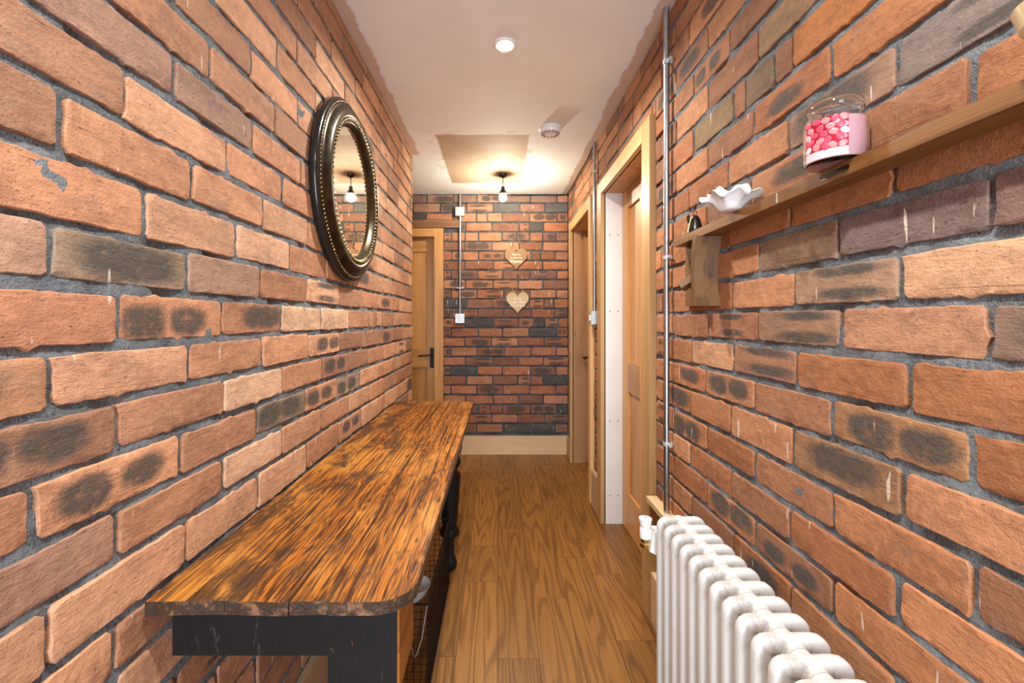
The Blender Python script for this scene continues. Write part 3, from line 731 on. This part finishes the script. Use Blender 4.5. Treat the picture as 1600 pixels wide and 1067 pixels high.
def leg(cx, cy, hw, hd, side):
    bm = bmesh.new(); box(bm, cx-hw, cx+hw, cy-hd, cy+hd, 0.578, TZ-0.023)
    o = obj('leg', bm, 'black', T, bevel=0.004, seg=1)
    if side: obj('leg_cheek', B(cx+hw-0.001, cx+hw+0.004, cy-hd+0.006, cy+hd-0.002, 0.582, TZ-0.025), 'legwood', o)
    prof = [(0.03, 0.0), (0.036, 0.012), (0.037, 0.03), (0.03, 0.05), (0.022, 0.062), (0.023, 0.12), (0.028, 0.155), (0.046, 0.165), (0.049, 0.182), (0.044, 0.198),
            (0.034, 0.206), (0.038, 0.23), (0.047, 0.34), (0.054, 0.44), (0.054, 0.462), (0.040, 0.478), (0.035, 0.49), (0.050, 0.505), (0.056, 0.525), (0.050, 0.548), (0.037, 0.562), (0.045, 0.58)]
    obj('turned_post', lathe(bmesh.new(), prof, (cx, cy, 0), 28), 'black', o, smooth=True)
leg(-0.235, 0.828, 0.059, 0.068, True)
leg(-0.243, 2.19, 0.058, 0.062, False)
leg(-0.515, 2.19, 0.05, 0.055, False)
# wire basket under it
Wb = root('wire_basket', (-0.36, 1.78, 0), 'black wire mesh basket with hanging handle on floor under long table', 'basket')
bx0, bx1, by0, by1, bz = -0.50, -0.232, 1.44, 2.06, 0.30
bm = bmesh.new()
for z in (0.006, bz): tube(bm, [(bx0, by0, z), (bx1, by0, z), (bx1, by1, z), (bx0, by1, z)], 0.004, 6, closed=True)
obj('rim', bm, 'wire', Wb)
def mesh_side(pts):
    bm = bmesh.new()
    for p, q in pts: tube(bm, [p, q], 0.0013, 4)
    o = obj('mesh_side', bm, 'wire', Wb); tag(o, kind='stuff')
g = [i/24 for i in range(25)]
for X in (bx0, bx1):
    mesh_side([((X, by0+(by1-by0)*t, 0.006), (X, by0+(by1-by0)*t, bz)) for t in g]+[((X, by0, 0.006+z*0.0245), (X, by1, 0.006+z*0.0245)) for z in range(13)])
for Y in (by0, by1):
    mesh_side([((bx0+(bx1-bx0)*t, Y, 0.006), (bx0+(bx1-bx0)*t, Y, bz)) for t in g[::2]]+[((bx0, Y, 0.006+z*0.0245), (bx1, Y, 0.006+z*0.0245)) for z in range(13)])
obj('handle', tube(bmesh.new(), [(bx1, by0-0.006, bz), (bx1-0.016, by0-0.014, 0.2), (bx1-0.030, by0-0.02, 0.155), (bx1-0.037, by0-0.02, 0.143), (bx1-0.044, by0-0.018, 0.152), (bx1-0.046, by0-0.018, 0.168), (bx1-0.052, by0-0.018, 0.175)], 0.0028, 6), 'steel', Wb, smooth=True)
bm = lathe(bmesh.new(), [(0.03, 0), (0.033, 0.004), (0.06, 0.03), (0.075, 0.065), (0.072, 0.065), (0.056, 0.032), (0.0, 0.008)], (-0.372, 1.93, 0.008), 28)
tag(obj('enamel_bowl', bm, 'porcelain', smooth=True), 'plain white bowl lying in black wire basket under table', 'bowl')

# ------------------------------------------------------------------ mirror
MR = root('oval_mirror', (XL, 1.716, 1.717), 'oval mirror in antique bronze frame with gilt beading hung on left brick wall', 'mirror')
yc, zc = 1.716, 1.717
def oval(off, n=96):       # points on an ellipse set in from the outer edge by off
    a, b = 0.333-off, 0.340-off
    return [(yc+a*math.cos(2*PI*i/n), zc+b*math.sin(2*PI*i/n)) for i in range(n)]
def band(name, prof, m):
    bm = bmesh.new(); rings = []
    for off, x in prof: rings.append([bm.verts.new((XL+x, y, z)) for y, z in oval(off)])
    for a, b in zip(rings, rings[1:]):
        for i in range(96): bm.faces.new((a[i], a[(i+1) % 96], b[(i+1) % 96], b[i]))
    return obj(name, bm, m, MR, smooth='all')
band('outer_rim', [(0.004, 0.0), (0.0, 0.004), (0.0, 0.022), (0.003, 0.027), (0.010, 0.028)], 'ebony')
band('frame', [(0.010, 0.027), (0.013, 0.033), (0.019, 0.034), (0.022, 0.031), (0.030, 0.040), (0.042, 0.052), (0.054, 0.056), (0.064, 0.053), (0.070, 0.047)], 'bronze')
band('inner_slip', [(0.070, 0.046), (0.080, 0.050), (0.086, 0.048), (0.090, 0.040), (0.098, 0.034), (0.101, 0.026)], 'bronze')
def beads(name, off, x, n, r, elong):
    bm = bmesh.new(); a, b = 0.333-off, 0.340-off
    for i in range(n):
        t = 2*PI*i/n; c = Vector((XL+x, yc+a*math.cos(t), zc+b*math.sin(t)))
        mt = Matrix.Translation(c) @ Matrix.Rotation(t+0.5, 4, 'X') @ Matrix.Diagonal((r, r*elong, r*0.75, 1))
        bmesh.ops.create_icosphere(bm, subdivisions=1, radius=1.0, matrix=mt)
    o = obj(name, bm, 'gold', MR, smooth='all'); tag(o, kind='stuff')
beads('leaf_beading', 0.075, 0.050, 96, 0.0075, 1.35)
beads('rope_beading', 0.016, 0.033, 150, 0.0042, 1.2)
bm = bmesh.new(); bm.faces.new([bm.verts.new((XL+0.030, y, z)) for y, z in oval(0.098)])
obj('mirror_glass', bm, 'mirror', MR)
bm = bmesh.new(); bm.faces.new([bm.verts.new((XL+0.002, y, z)) for y, z in oval(0.004)]); obj('back_board', bm, 'ebony', MR)

# ------------------------------------------------------------------ radiator
RX0, RX1 = 0.46, 0.60
R_ = root('column_radiator', ((RX0+RX1)/2, 1.0, 0), 'white cast iron column radiator with grubby tops against right brick wall', 'radiator')
def section_mesh():
    bm = bmesh.new(); cx = (RX0+RX1)/2; r = 0.0165; zt, zb2 = 0.656-r, 0.075; hw = 0.07-r; rc = 0.012
    pts = []
    for (sx, sz, a0) in ((1, 1, 0), (-1, 1, PI/2), (-1, -1, PI), (1, -1, 1.5*PI)):
        ox, oz = cx+sx*(hw-rc), (zt-rc) if sz > 0 else (zb2+rc)
        for i in range(5):
            t = a0+i/4*PI/2; pts.append((ox+rc*math.cos(t), 0, oz+rc*math.sin(t)))
    # split the long runs so that the tube stays even
    tube(bm, pts, r, 20, closed=True, ry=0.0128, sq=0.62)
    tube(bm, [(cx, 0, zb2), (cx, 0, zt-0.01)], 0.015, 12, ry=0.0125, sq=0.7)
    for z in (0.6265, 0.10):
        lathe(bm, [(0.0215, -0.0266), (0.0235, -0.0258), (0.0225, -0.022), (0.0225, -0.018), (0.0255, -0.012), (0.0285, 0.0), (0.0255, 0.012), (0.0225, 0.018), (0.0225, 0.022), (0.0235, 0.0258), (0.0215, 0.0266)], (cx, 0, z), 20, (0, 1, 0))
    # webs joining hub and shoulders
    for s in (-1, 1):
        tube(bm, [(cx+s*0.012, 0, 0.622), (cx+s*0.046, 0, 0.625)], [0.026, 0.02], 10, ry=0.010)
    bmesh.ops.recalc_face_normals(bm, faces=bm.faces)
    me = bpy.data.meshes.new('section'); bm.to_mesh(me); bm.free(); me.materials.append(M['enamel'])
    for p in me.polygons: p.use_smooth = True
    me.set_sharp_from_angle(angle=0.9)
    return me
sm = section_mesh()
for i in range(13):
    o = link('section', sm, None); o.parent = R_; o.matrix_parent_inverse = wmat(R_).inverted(); o.location = (0, 1.281-0.0532*i, 0)
for i in (0, 12):
    for x in (RX0+0.02, RX1-0.02):
        obj('foot', lathe(bmesh.new(), [(0.018, 0), (0.018, 0.01), (0.013, 0.03), (0.014, 0.09)], (x, 1.281-0.0532*i, 0), 16), 'enamel', R_, smooth=True)
vx, vy = 0.447, 1.345
V = obj('valve_body', lathe(bmesh.new(), [(0.013, 0.562), (0.0165, 0.566), (0.0165, 0.592), (0.015, 0.596)], (vx, vy, 0), 20), 'whiteplastic', R_, smooth=True)
obj('valve_cap', lathe(bmesh.new(), [(0.0135, 0.594), (0.0195, 0.620), (0.0195, 0.624), (0.016, 0.6255), (0, 0.6255)], (vx, vy, 0), 24), 'whiteplastic', V, smooth=True)
obj('cap_pointer', B(vx-0.001, vx+0.001, vy-0.006, vy+0.006, 0.6254, 0.6262), 'iron', V)
obj('brass_collar', lathe(bmesh.new(), [(0.012, 0.535), (0.016, 0.538), (0.017, 0.548), (0.013, 0.553), (0.014, 0.563)], (vx, vy, 0), 6), 'brass', V)
obj('valve_union', prism(bmesh.new(), [(0.452, 0.535), (0.476, 0.522), (0.50, 0.53), (0.50, 0.592), (0.462, 0.594)], 1, 1.318, 1.362), 'whiteplastic', R_, bevel=0.004)
obj('inlet_stub', tube(bmesh.new(), [(0.49, 1.34, 0.57), (0.50, 1.31, 0.59), (0.53, 1.30, 0.615), (0.53, 1.281, 0.618)], 0.012, 10), 'whiteplastic', R_, smooth=True)
o = obj('pipe_batten', B(0.598, XR+0.004, 1.47, 1.79, 0.495, 0.515), 'skirt_y', bevel=0.002, seg=1)
tag(o, 'short pale pine batten on brick wall under steel conduit, beside radiator', 'batten')

# ------------------------------------------------------------------ conduits and boxes
def conduit(name, label, x, y, z0, z1, wallside, clips, r=0.0105):
    c = root(name, (x, y, z0), label, 'conduit', 'steel conduits')
    obj('pipe', tube(bmesh.new(), [(x, y, z0), (x, y, z1)], r, 14), 'steel', c, smooth=True)
    for z in clips:
        bm = bmesh.new()
        if wallside == 'x':
            lathe(bm, [(r+0.003, -0.007), (r+0.003, 0.007)], (x, y, z), 14); box(bm, x+r*0.5, XR+0.002, y-0.009, y+0.009, z-0.007, z+0.007)
            lathe(bm, [(0.007, 0), (0.007, 0.02)], (x+0.004, y-r+0.002, z), 10, (0, -1, 0))
        else:
            lathe(bm, [(r+0.003, -0.006), (r+0.003, 0.006)], (x, y, z), 14); box(bm, x-0.006, x+0.006, y, YF+0.002, z-0.006, z+0.006)
            for s in (-1, 1): lathe(bm, [(0.009, 0), (0.009, 0.02), (0.006, 0.026)], (x+s*0.022, YF+0.002, z), 10, (0, -1, 0))
        obj('saddle_clip', bm, 'zinc', c)
    return c
conduit('steel_conduit', 'galvanised conduit from ceiling down to radiator beside near door frame', XR-0.019, 1.633, 0.515, ZC, 'x', (2.18, 1.458, 0.77))
conduit('steel_conduit', 'galvanised conduit on brick strip between the two side doors', XR-0.017, 2.87, 1.285, ZC, 'x', (2.19,), 0.009)
cfar = conduit('steel_conduit', 'galvanised conduit on end wall beside hanging hearts', -0.352, YF-0.016, 1.28, ZC, 'y', (1.52,), 0.010)
def wbox(name, label, bm, m='zinc', face=None, cat='box'):
    r = obj(name, bm, m, bevel=0.006, seg=2); tag(r, label, cat); return r
s = wbox('light_switch', 'square metal switch box at foot of end wall conduit', B(-0.393, -0.311, YF-0.042, YF+0.002, 1.20, 1.285), cat='switch')
obj('rocker', B(-0.361, -0.343, YF-0.047, YF-0.040, 1.225, 1.260), 'whiteplastic', s, bevel=0.002); 
for dx in (-0.03, 0.03): obj('screw', lathe(bmesh.new(), [(0.005, 0), (0.004, 0.002)], (-0.352+dx, YF-0.0415, 1.243), 10, (0, -1, 0)), 'steel', s)
s = obj('junction_box', B(-0.392, -0.312, YF-0.040, YF+0.002, 2.175, 2.255), 'zinc', cfar, bevel=0.006)
obj('cover_boss', B(-0.368, -0.336, YF-0.045, YF-0.039, 2.199, 2.231), 'whiteplastic', s, bevel=0.003)
s = wbox('light_switch', 'small metal switch box on conduit between the two side doors', B(XR-0.045, XR+0.002, 2.835, 2.905, 1.20, 1.285), cat='switch')
obj('rocker', B(XR-0.051, XR-0.044, 2.86, 2.88, 1.225, 1.26), 'whiteplastic', s, bevel=0.002)

tag(obj('black_cable', tube(bmesh.new(), [(-0.1, YF-0.012, 2.372), (0.15, YF-0.014, 2.366), (0.4, YF-0.012, 2.370), (0.585, YF-0.016, 2.366), (0.618, YF-0.04, 2.362), (0.622, 3.7, 2.352), (0.624, 3.4, 2.36), (0.624, 3.1, 2.352), (0.622, 2.89, 2.37)], 0.006, 8), 'wire', smooth=True),
    'loose black cable along top of end wall and corner under the ceiling', 'cable')
# ------------------------------------------------------------------ ceiling fittings
for i, (x, y) in enumerate(DOWN):
    d = root('downlight', (x, y, ZC), 'round recessed downlight in plaster ceiling over long table' if i else 'round recessed downlight in plaster ceiling near the entrance', 'light', 'ceiling downlights')
    obj('trim_ring', lathe(bmesh.new(), [(0.049, 0.002), (0.049, -0.004), (0.045, -0.007), (0.036, -0.005), (0.034, 0.003)], (x, y, ZC), 40, close=False), 'whiteplastic', d, smooth='all')
    obj('lens' if i else 'lens_offscreen', lathe(bmesh.new(), [(0.034, 0.0), (0.034, -0.001)], (x, y, ZC), 32), emit('downlight_lens', (1, 0.87, 0.68), 14), d)
    area('downlight_lamp' if i else 'downlight_lamp_offscreen', (x, y, ZC-0.008), (0, 0, 0), 0.066, 0.066, 25, WARM, 'DISK', 2.7)
px, py = 0.035, 3.5
p = root('pendant_lamp', (px, py, ZC), 'short pendant lamp with bare glowing bulb under ceiling patch', 'lamp')
obj('ceiling_cup', lathe(bmesh.new(), [(0.032, 0.001), (0.032, -0.008), (0.022, -0.022), (0.010, -0.028), (0, -0.028)], (px, py, ZC), 28), 'pewter', p, smooth=True)
obj('flex', tube(bmesh.new(), [(px, py, ZC-0.026), (px, py, ZC-0.10)], 0.0035, 8), 'wire', p)
obj('lamp_holder', lathe(bmesh.new(), [(0.006, -0.095), (0.014, -0.10), (0.016, -0.135), (0.014, -0.14)], (px, py, ZC), 20), 'pewter', p, smooth=True)
obj('added_shade', lathe(bmesh.new(), [(0.015, -0.126), (0.025, -0.136), (0.031, -0.150), (0.033, -0.160), (0.0318, -0.160), (0.029, -0.150), (0.023, -0.138), (0.013, -0.129)], (px, py, ZC), 28, close=False), 'pewter', p, smooth=True)  # collar added to keep the bulb's upward light off the ceiling
obj('bulb', lathe(bmesh.new(), [(0.012, -0.138), (0.016, -0.15), (0.026, -0.168), (0.030, -0.186), (0.026, -0.204), (0.014, -0.215), (0, -0.218)], (px, py, ZC), 24), 'bulb', p, smooth=True)
sx_, sy_ = 0.312, 2.66
sd = root('smoke_detector', (sx_, sy_, ZC), 'round white smoke detector on the plaster ceiling', 'detector')
obj('base', lathe(bmesh.new(), [(0.066, 0.001), (0.066, -0.010), (0.062, -0.013), (0, -0.013)], (sx_, sy_, ZC), 40), 'whiteplastic', sd, smooth=True)
obj('cover', lathe(bmesh.new(), [(0.060, -0.012), (0.061, -0.022), (0.055, -0.034), (0.030, -0.038), (0, -0.038)], (sx_, sy_, ZC), 40), 'whiteplastic', sd, smooth=True)
for k in range(14):
    t = 2*PI*k/14; bm = bmesh.new(); box(bm, 0.034, 0.056, -0.003, 0.003, -0.0385, -0.030)
    bmesh.ops.transform(bm, matrix=Matrix.Translation((sx_, sy_, ZC)) @ Matrix.Rotation(t, 4, 'Z'), verts=bm.verts)
    obj('vent_slot', bm, 'greyhole', sd)
obj('test_button', lathe(bmesh.new(), [(0.012, -0.037), (0.012, -0.041), (0, -0.0415)], (sx_-0.012, sy_, ZC), 20), 'whiteplastic', sd, smooth=True)

# ------------------------------------------------------------------ hearts on the far wall
def heart(cx, ztop, wd, ht, mtl, label, lines, nail):
    r = root('hanging_heart', (cx, YF-0.012, ztop-ht), label, 'ornament', 'wooden heart plaques on the end wall')
    pts = []
    for i in range(64):
        t = 2*PI*i/64
        pts.append((16*math.sin(t)**3, 13*math.cos(t)-5*math.cos(2*t)-2*math.cos(3*t)-math.cos(4*t)))
    zs = [q[1] for q in pts]; mx, mn = max(zs), min(zs)
    poly = [(cx+x/16*wd/2, ztop-ht+(z-mn)/(mx-mn)*ht) for x, z in pts]
    obj('plaque', prism(bmesh.new(), poly, 1, YF-0.016, YF-0.008), mtl, r, bevel=0.001, seg=1)
    hx = wd*0.27
    obj('twine', tube(bmesh.new(), [(cx-hx, YF-0.017, ztop-0.015), (cx-hx*0.9, YF-0.012, ztop), (cx+0.004, YF-0.01, nail), (cx+hx*0.9, YF-0.012, ztop), (cx+hx, YF-0.017, ztop-0.015)], 0.0030, 6), 'twine', r)
    obj('nail', lathe(bmesh.new(), [(0.004, 0), (0.004, 0.018), (0.007, 0.019), (0.006, 0.021)], (cx+0.004, YF, nail), 8, (0, -1, 0)), 'iron', r)
    for txt, z, size in lines:
        cu = bpy.data.curves.new('lettering', 'FONT'); cu.body = txt; cu.size = size; cu.align_x = 'CENTER'; cu.extrude = 0.0004; cu.offset = 0.0
        to = bpy.data.objects.new('tmp', cu); C.objects.link(to)
        dg = bpy.context.evaluated_depsgraph_get(); me = bpy.data.meshes.new_from_object(to.evaluated_get(dg)); bpy.data.objects.remove(to)
        me.transform(Matrix.Translation((cx, YF-0.0166, z)) @ Matrix.Rotation(PI/2, 4, 'X'))
        me.materials.clear(); me.materials.append(M['letters'])
        link('lettering', me, r)
def fz(y): return H+(VY-y)*YF/F
def fx(x): return (x-VX)*YF/F
heart(fx(806.5), fz(388.5), 0.204, 0.20, 'ply', 'tan wooden heart plaque with white writing hung above the paler heart', [('There is', fz(399.5), 0.024), ('no place like', fz(404), 0.022), ('Home', fz(411), 0.044)], fz(365))
heart(fx(808.5), fz(456.5), 0.204, 0.20, 'ply2', 'pale wooden heart plaque with white writing hung below the tan heart', [('Live well', fz(468), 0.022), ('Laugh often', fz(473.5), 0.031), ('LOVE MUCH', fz(479), 0.024)], fz(430))

# ------------------------------------------------------------------ the spirit-level shelf and what stands on it
SX, SZ0, SZ1 = 0.5887, 1.472, 1.497
sh = root('level_shelf', (0.62, 0.9, SZ0), 'old wooden spirit level used as narrow shelf on right brick wall', 'shelf')
bm = B(SX, XR+0.003, 0.30, 1.488, SZ0, SZ1)
obj('shelf_board', bm, 'level', sh, bevel=0.0025, seg=2)
ys = 0.59*F/(1300-VX)
obj('vial_slot', B(SX-0.0008, SX+0.001, 0.742, 0.805, SZ0+0.009, SZ0+0.018), 'iron', sh)
obj('slot_edge', tube(bmesh.new(), [(SX-0.0005, 0.738, SZ0+0.0135), (SX-0.0005, 0.742, SZ0+0.019), (SX-0.0005, 0.805, SZ0+0.019), (SX-0.0005, 0.809, SZ0+0.0135), (SX-0.0005, 0.805, SZ0+0.008), (SX-0.0005, 0.742, SZ0+0.008)], 0.0009, 6, closed=True), 'brass', sh)
obj('brass_pin', B(SX-0.0007, SX+0.001, 0.932, 0.936, SZ0+0.003, SZ1-0.002), 'zinc', sh)
obj('maker_stamp', lathe(bmesh.new(), [(0.008, 0), (0.008, 0.0006)], (SX, 0.70, SZ0+0.0125), 20, (-1, 0, 0)), 'level', sh)
# old wooden plane hung under its far end
pl = root('wooden_plane', (0.61, 1.38, 1.268), 'old wooden hand plane with wedge fixed under end of narrow shelf', 'hand plane')
prof = []
for i in range(13):
    t = i/12; prof.append((1.268+(1.470-1.268)*t, 0.022*math.sin(PI*t)))
bm = bmesh.new()
front = [bm.verts.new((x, 1.270+s_+ (0.004 if x < 0.58 else 0), z)) for z, s_ in prof for x in (0.570, 0.574, 0.643)]
back = [bm.verts.new((x, 1.298+s_*0.6, z)) for z, s_ in prof for x in (0.570, 0.574, 0.643)]
for i in range(12):
    for L_ in (front, back):
        for q in (0, 1): bm.faces.new((L_[3*i+q], L_[3*i+q+1], L_[3*i+q+4], L_[3*i+q+3]))
    for q in (0, 2): bm.faces.new((front[3*i+q], front[3*i+3+q], back[3*i+3+q], back[3*i+q]))
for i in (0, 12):
    for q in (0, 1): bm.faces.new((front[3*i+q], front[3*i+q+1], back[3*i+q+1], back[3*i+q]))
obj('sole', bm, 'plane', pl, smooth=True)
bm = bmesh.new()
for a in ((1.300, 1.49, 1.272, 1.325), (1.300, 1.49, 1.425, 1.470), (1.455, 1.49, 1.325, 1.425), (1.300, 1.325, 1.325, 1.425)): box(bm, 0.630, 0.643, a[0], a[1], a[2], a[3])
obj('stock', bm, 'plane', pl)
obj('mouth_iron', B(0.637, 0.643, 1.325, 1.455, 1.325, 1.425), 'pewter', pl)
bm = tube(bmesh.new(), [(0.574, 1.392, 1.330), (0.636, 1.372, 1.376)], 0.0175, 4)
wd_ = obj('wedge', bm, 'plane', pl, bevel=0.002, seg=1)
# candle jar
jc = (0.590, 0.774)
J = root('candle_jar', (jc[0], jc[1], SZ1), 'glass jar candle with pink wax and jelly bean label on narrow shelf', 'candle')
b0 = SZ1+0.0005
outer = [(0.030, 0.0), (0.042, 0.001), (0.0455, 0.006), (0.0465, 0.02), (0.0465, 0.072), (0.044, 0.080), (0.0395, 0.085), (0.0385, 0.090), (0.041, 0.093), (0.0405, 0.104), (0.0395, 0.106)]
inner = [(0.0375, 0.104), (0.036, 0.088), (0.041, 0.078), (0.0435, 0.070), (0.0440, 0.007), (0.042, 0.004), (0.0, 0.004)]
bm = lathe(bmesh.new(), [(r, h) for r, h in outer+inner], (jc[0], jc[1], b0), 48, close=False)
bm.faces.new([v for v in bm.verts if abs(v.co.z-b0) < 1e-6][:48]) if False else None
lathe(bm, [(0.0, 0.0), (0.030, 0.0)], (jc[0], jc[1], b0), 48, close=False)
bmesh.ops.remove_doubles(bm, verts=bm.verts, dist=1e-6)
obj('glass', bm, 'jarglass', J, smooth=True)
obj('wax', lathe(bmesh.new(), [(0.041, 0.0045), (0.0432, 0.008), (0.0428, 0.071), (0.040, 0.0725), (0.006, 0.0712), (0, 0.0712)], (jc[0], jc[1], b0), 40), 'wax', J, smooth=True)
obj('wick', tube(bmesh.new(), [(jc[0], jc[1], b0+0.07), (jc[0]+0.001, jc[1], b0+0.082)], 0.001, 6), 'iron', J)
def curved_label(name, a0, a1, z0, z1, m, R=0.0470):
    bm = bmesh.new(); uv = bm.loops.layers.uv.new('UVMap'); n = 20; cols = []
    for i in range(n+1):
        t = a0+(a1-a0)*i/n
        cols.append([bm.verts.new((jc[0]+R*math.cos(t), jc[1]+R*math.sin(t), b0+z)) for z in (z0, z1)])
    for i in range(n):
        f = bm.faces.new((cols[i][0], cols[i+1][0], cols[i+1][1], cols[i][1]))
        for l, (u, v) in zip(f.loops, ((i/n, 0), ((i+1)/n, 0), ((i+1)/n, 1), (i/n, 1))): l[uv].uv = (u, v)
    return obj(name, bm, m, J, smooth='all')
curved_label('bean_label', math.radians(172), math.radians(255), 0.018, 0.072, 'beans')
bean_mats = [simple('bean_red', (0.66, 0.06, 0.11), 0.25), simple('bean_coral', (0.74, 0.20, 0.22), 0.25), simple('bean_rose', (0.78, 0.36, 0.42), 0.25), simple('bean_blush', (0.82, 0.58, 0.60), 0.25)]
rb = random.Random(5)
for row in range(5):
    for q in range(5):
        t = math.radians(180+17*q+(8 if row % 2 else 0)+rb.uniform(-3, 3)); zz = b0+0.0235+0.0108*row+rb.uniform(-0.001, 0.001)
        if t > math.radians(251): continue
        bm = bmesh.new(); mt = Matrix.Translation((jc[0]+0.0471*math.cos(t), jc[1]+0.0471*math.sin(t), zz)) @ Matrix.Rotation(t, 4, 'Z') @ Matrix.Rotation(rb.uniform(-1.2, 1.2), 4, 'X') @ Matrix.Diagonal((0.0007, 0.0072, 0.0055, 1))
        bmesh.ops.create_icosphere(bm, subdivisions=2, radius=1.0, matrix=mt)
        obj('printed_bean', bm, bean_mats[rb.choice((0, 0, 0, 1, 1, 2, 3))], J, smooth='all')
curved_label('label_footer', math.radians(172), math.radians(255), 0.004, 0.018, 'wax')
# ruffled bowl
bc = (0.577, 1.10)
bm = bmesh.new(); nseg = 84
def frill(bp, lobes, ph):
    rings = []
    for r_, h_, wv in bp:
        ring = []
        for k in range(nseg):
            t = 2*PI*k/nseg
            rr = r_*(1+0.11*wv*math.sin(lobes*t+ph)); zz = h_+0.007*wv*math.sin(lobes*t+ph+1.6)+0.003*wv*math.sin(2*lobes*t+ph)
            ring.append(bm.verts.new((min(bc[0]+rr*math.cos(t), XR-0.006), bc[1]+rr*1.08*math.sin(t), SZ1+zz)))
        rings.append(ring)
    for a, b in zip(rings, rings[1:]):
        for k in range(nseg): bm.faces.new((a[k], a[(k+1) % nseg], b[(k+1) % nseg], b[k]))
    bm.faces.new(rings[0])
frill([(0.022, 0.001, 0), (0.027, 0.003, 0), (0.033, 0.014, 0.2), (0.041, 0.026, 0.5), (0.052, 0.033, 0.9), (0.063, 0.034, 1.1), (0.0625, 0.0358, 1.1), (0.050, 0.036, 0.8), (0.034, 0.024, 0.2)], 7, 0.4)
frill([(0.030, 0.018, 0.0), (0.036, 0.030, 0.3), (0.041, 0.040, 0.7), (0.047, 0.047, 1.0), (0.0462, 0.0488, 1.0), (0.038, 0.041, 0.7), (0.030, 0.028, 0.2), (0.012, 0.012, 0), (0.0, 0.011, 0)], 5, 1.3)
tag(obj('ruffled_bowl', bm, 'porcelain', smooth='all'), 'white porcelain bowl with wavy ruffled rim on narrow wooden shelf', 'bowl')
# little metal bell
bl = root('metal_bell', (0.612, 1.375, SZ1), 'small dark conical metal bell with loop at far end of narrow shelf', 'bell')
obj('bell_body', lathe(bmesh.new(), [(0.023, 0.0005), (0.024, 0.004), (0.0215, 0.016), (0.0165, 0.036), (0.0125, 0.048), (0.008, 0.054), (0.004, 0.056), (0, 0.0565)], (0.612, 1.375, SZ1), 28), 'pewter', bl, smooth=True)
obj('loop', tube(bmesh.new(), [(0.612+0.006*math.cos(t*PI/5), 1.375, SZ1+0.062+0.007*math.sin(t*PI/5)) for t in range(10)], 0.0014, 6, closed=True), 'pewter', bl, smooth=True)
obj('striker', tube(bmesh.new(), [(0.588, 1.372, SZ1+0.001), (0.592, 1.374, SZ1+0.02), (0.600, 1.374, SZ1+0.050)], [0.0022, 0.002, 0.0015], 8), 'brass', bl, smooth=True)
obj('ring', tube(bmesh.new(), [(0.592, 1.378+0.006*math.cos(t*PI/6), SZ1+0.046+0.012*math.sin(t*PI/6)) for t in range(12)], 0.0022, 6, closed=True), 'pewter', bl, smooth=True)
# cream pedestal dish, mostly beyond the picture's edge
tag(obj('pedestal_dish', lathe(bmesh.new(), [(0.028, 0.0005), (0.028, 0.004), (0.012, 0.009), (0.010, 0.022), (0.020, 0.029), (0.044, 0.036), (0.050, 0.057), (0.047, 0.057), (0.041, 0.040), (0.02, 0.034), (0, 0.033)], (0.586, 0.440, SZ1), 36), 'cream', smooth=True),
    'cream glazed pedestal dish on narrow wooden shelf', 'dish')
print('bricks', NB)
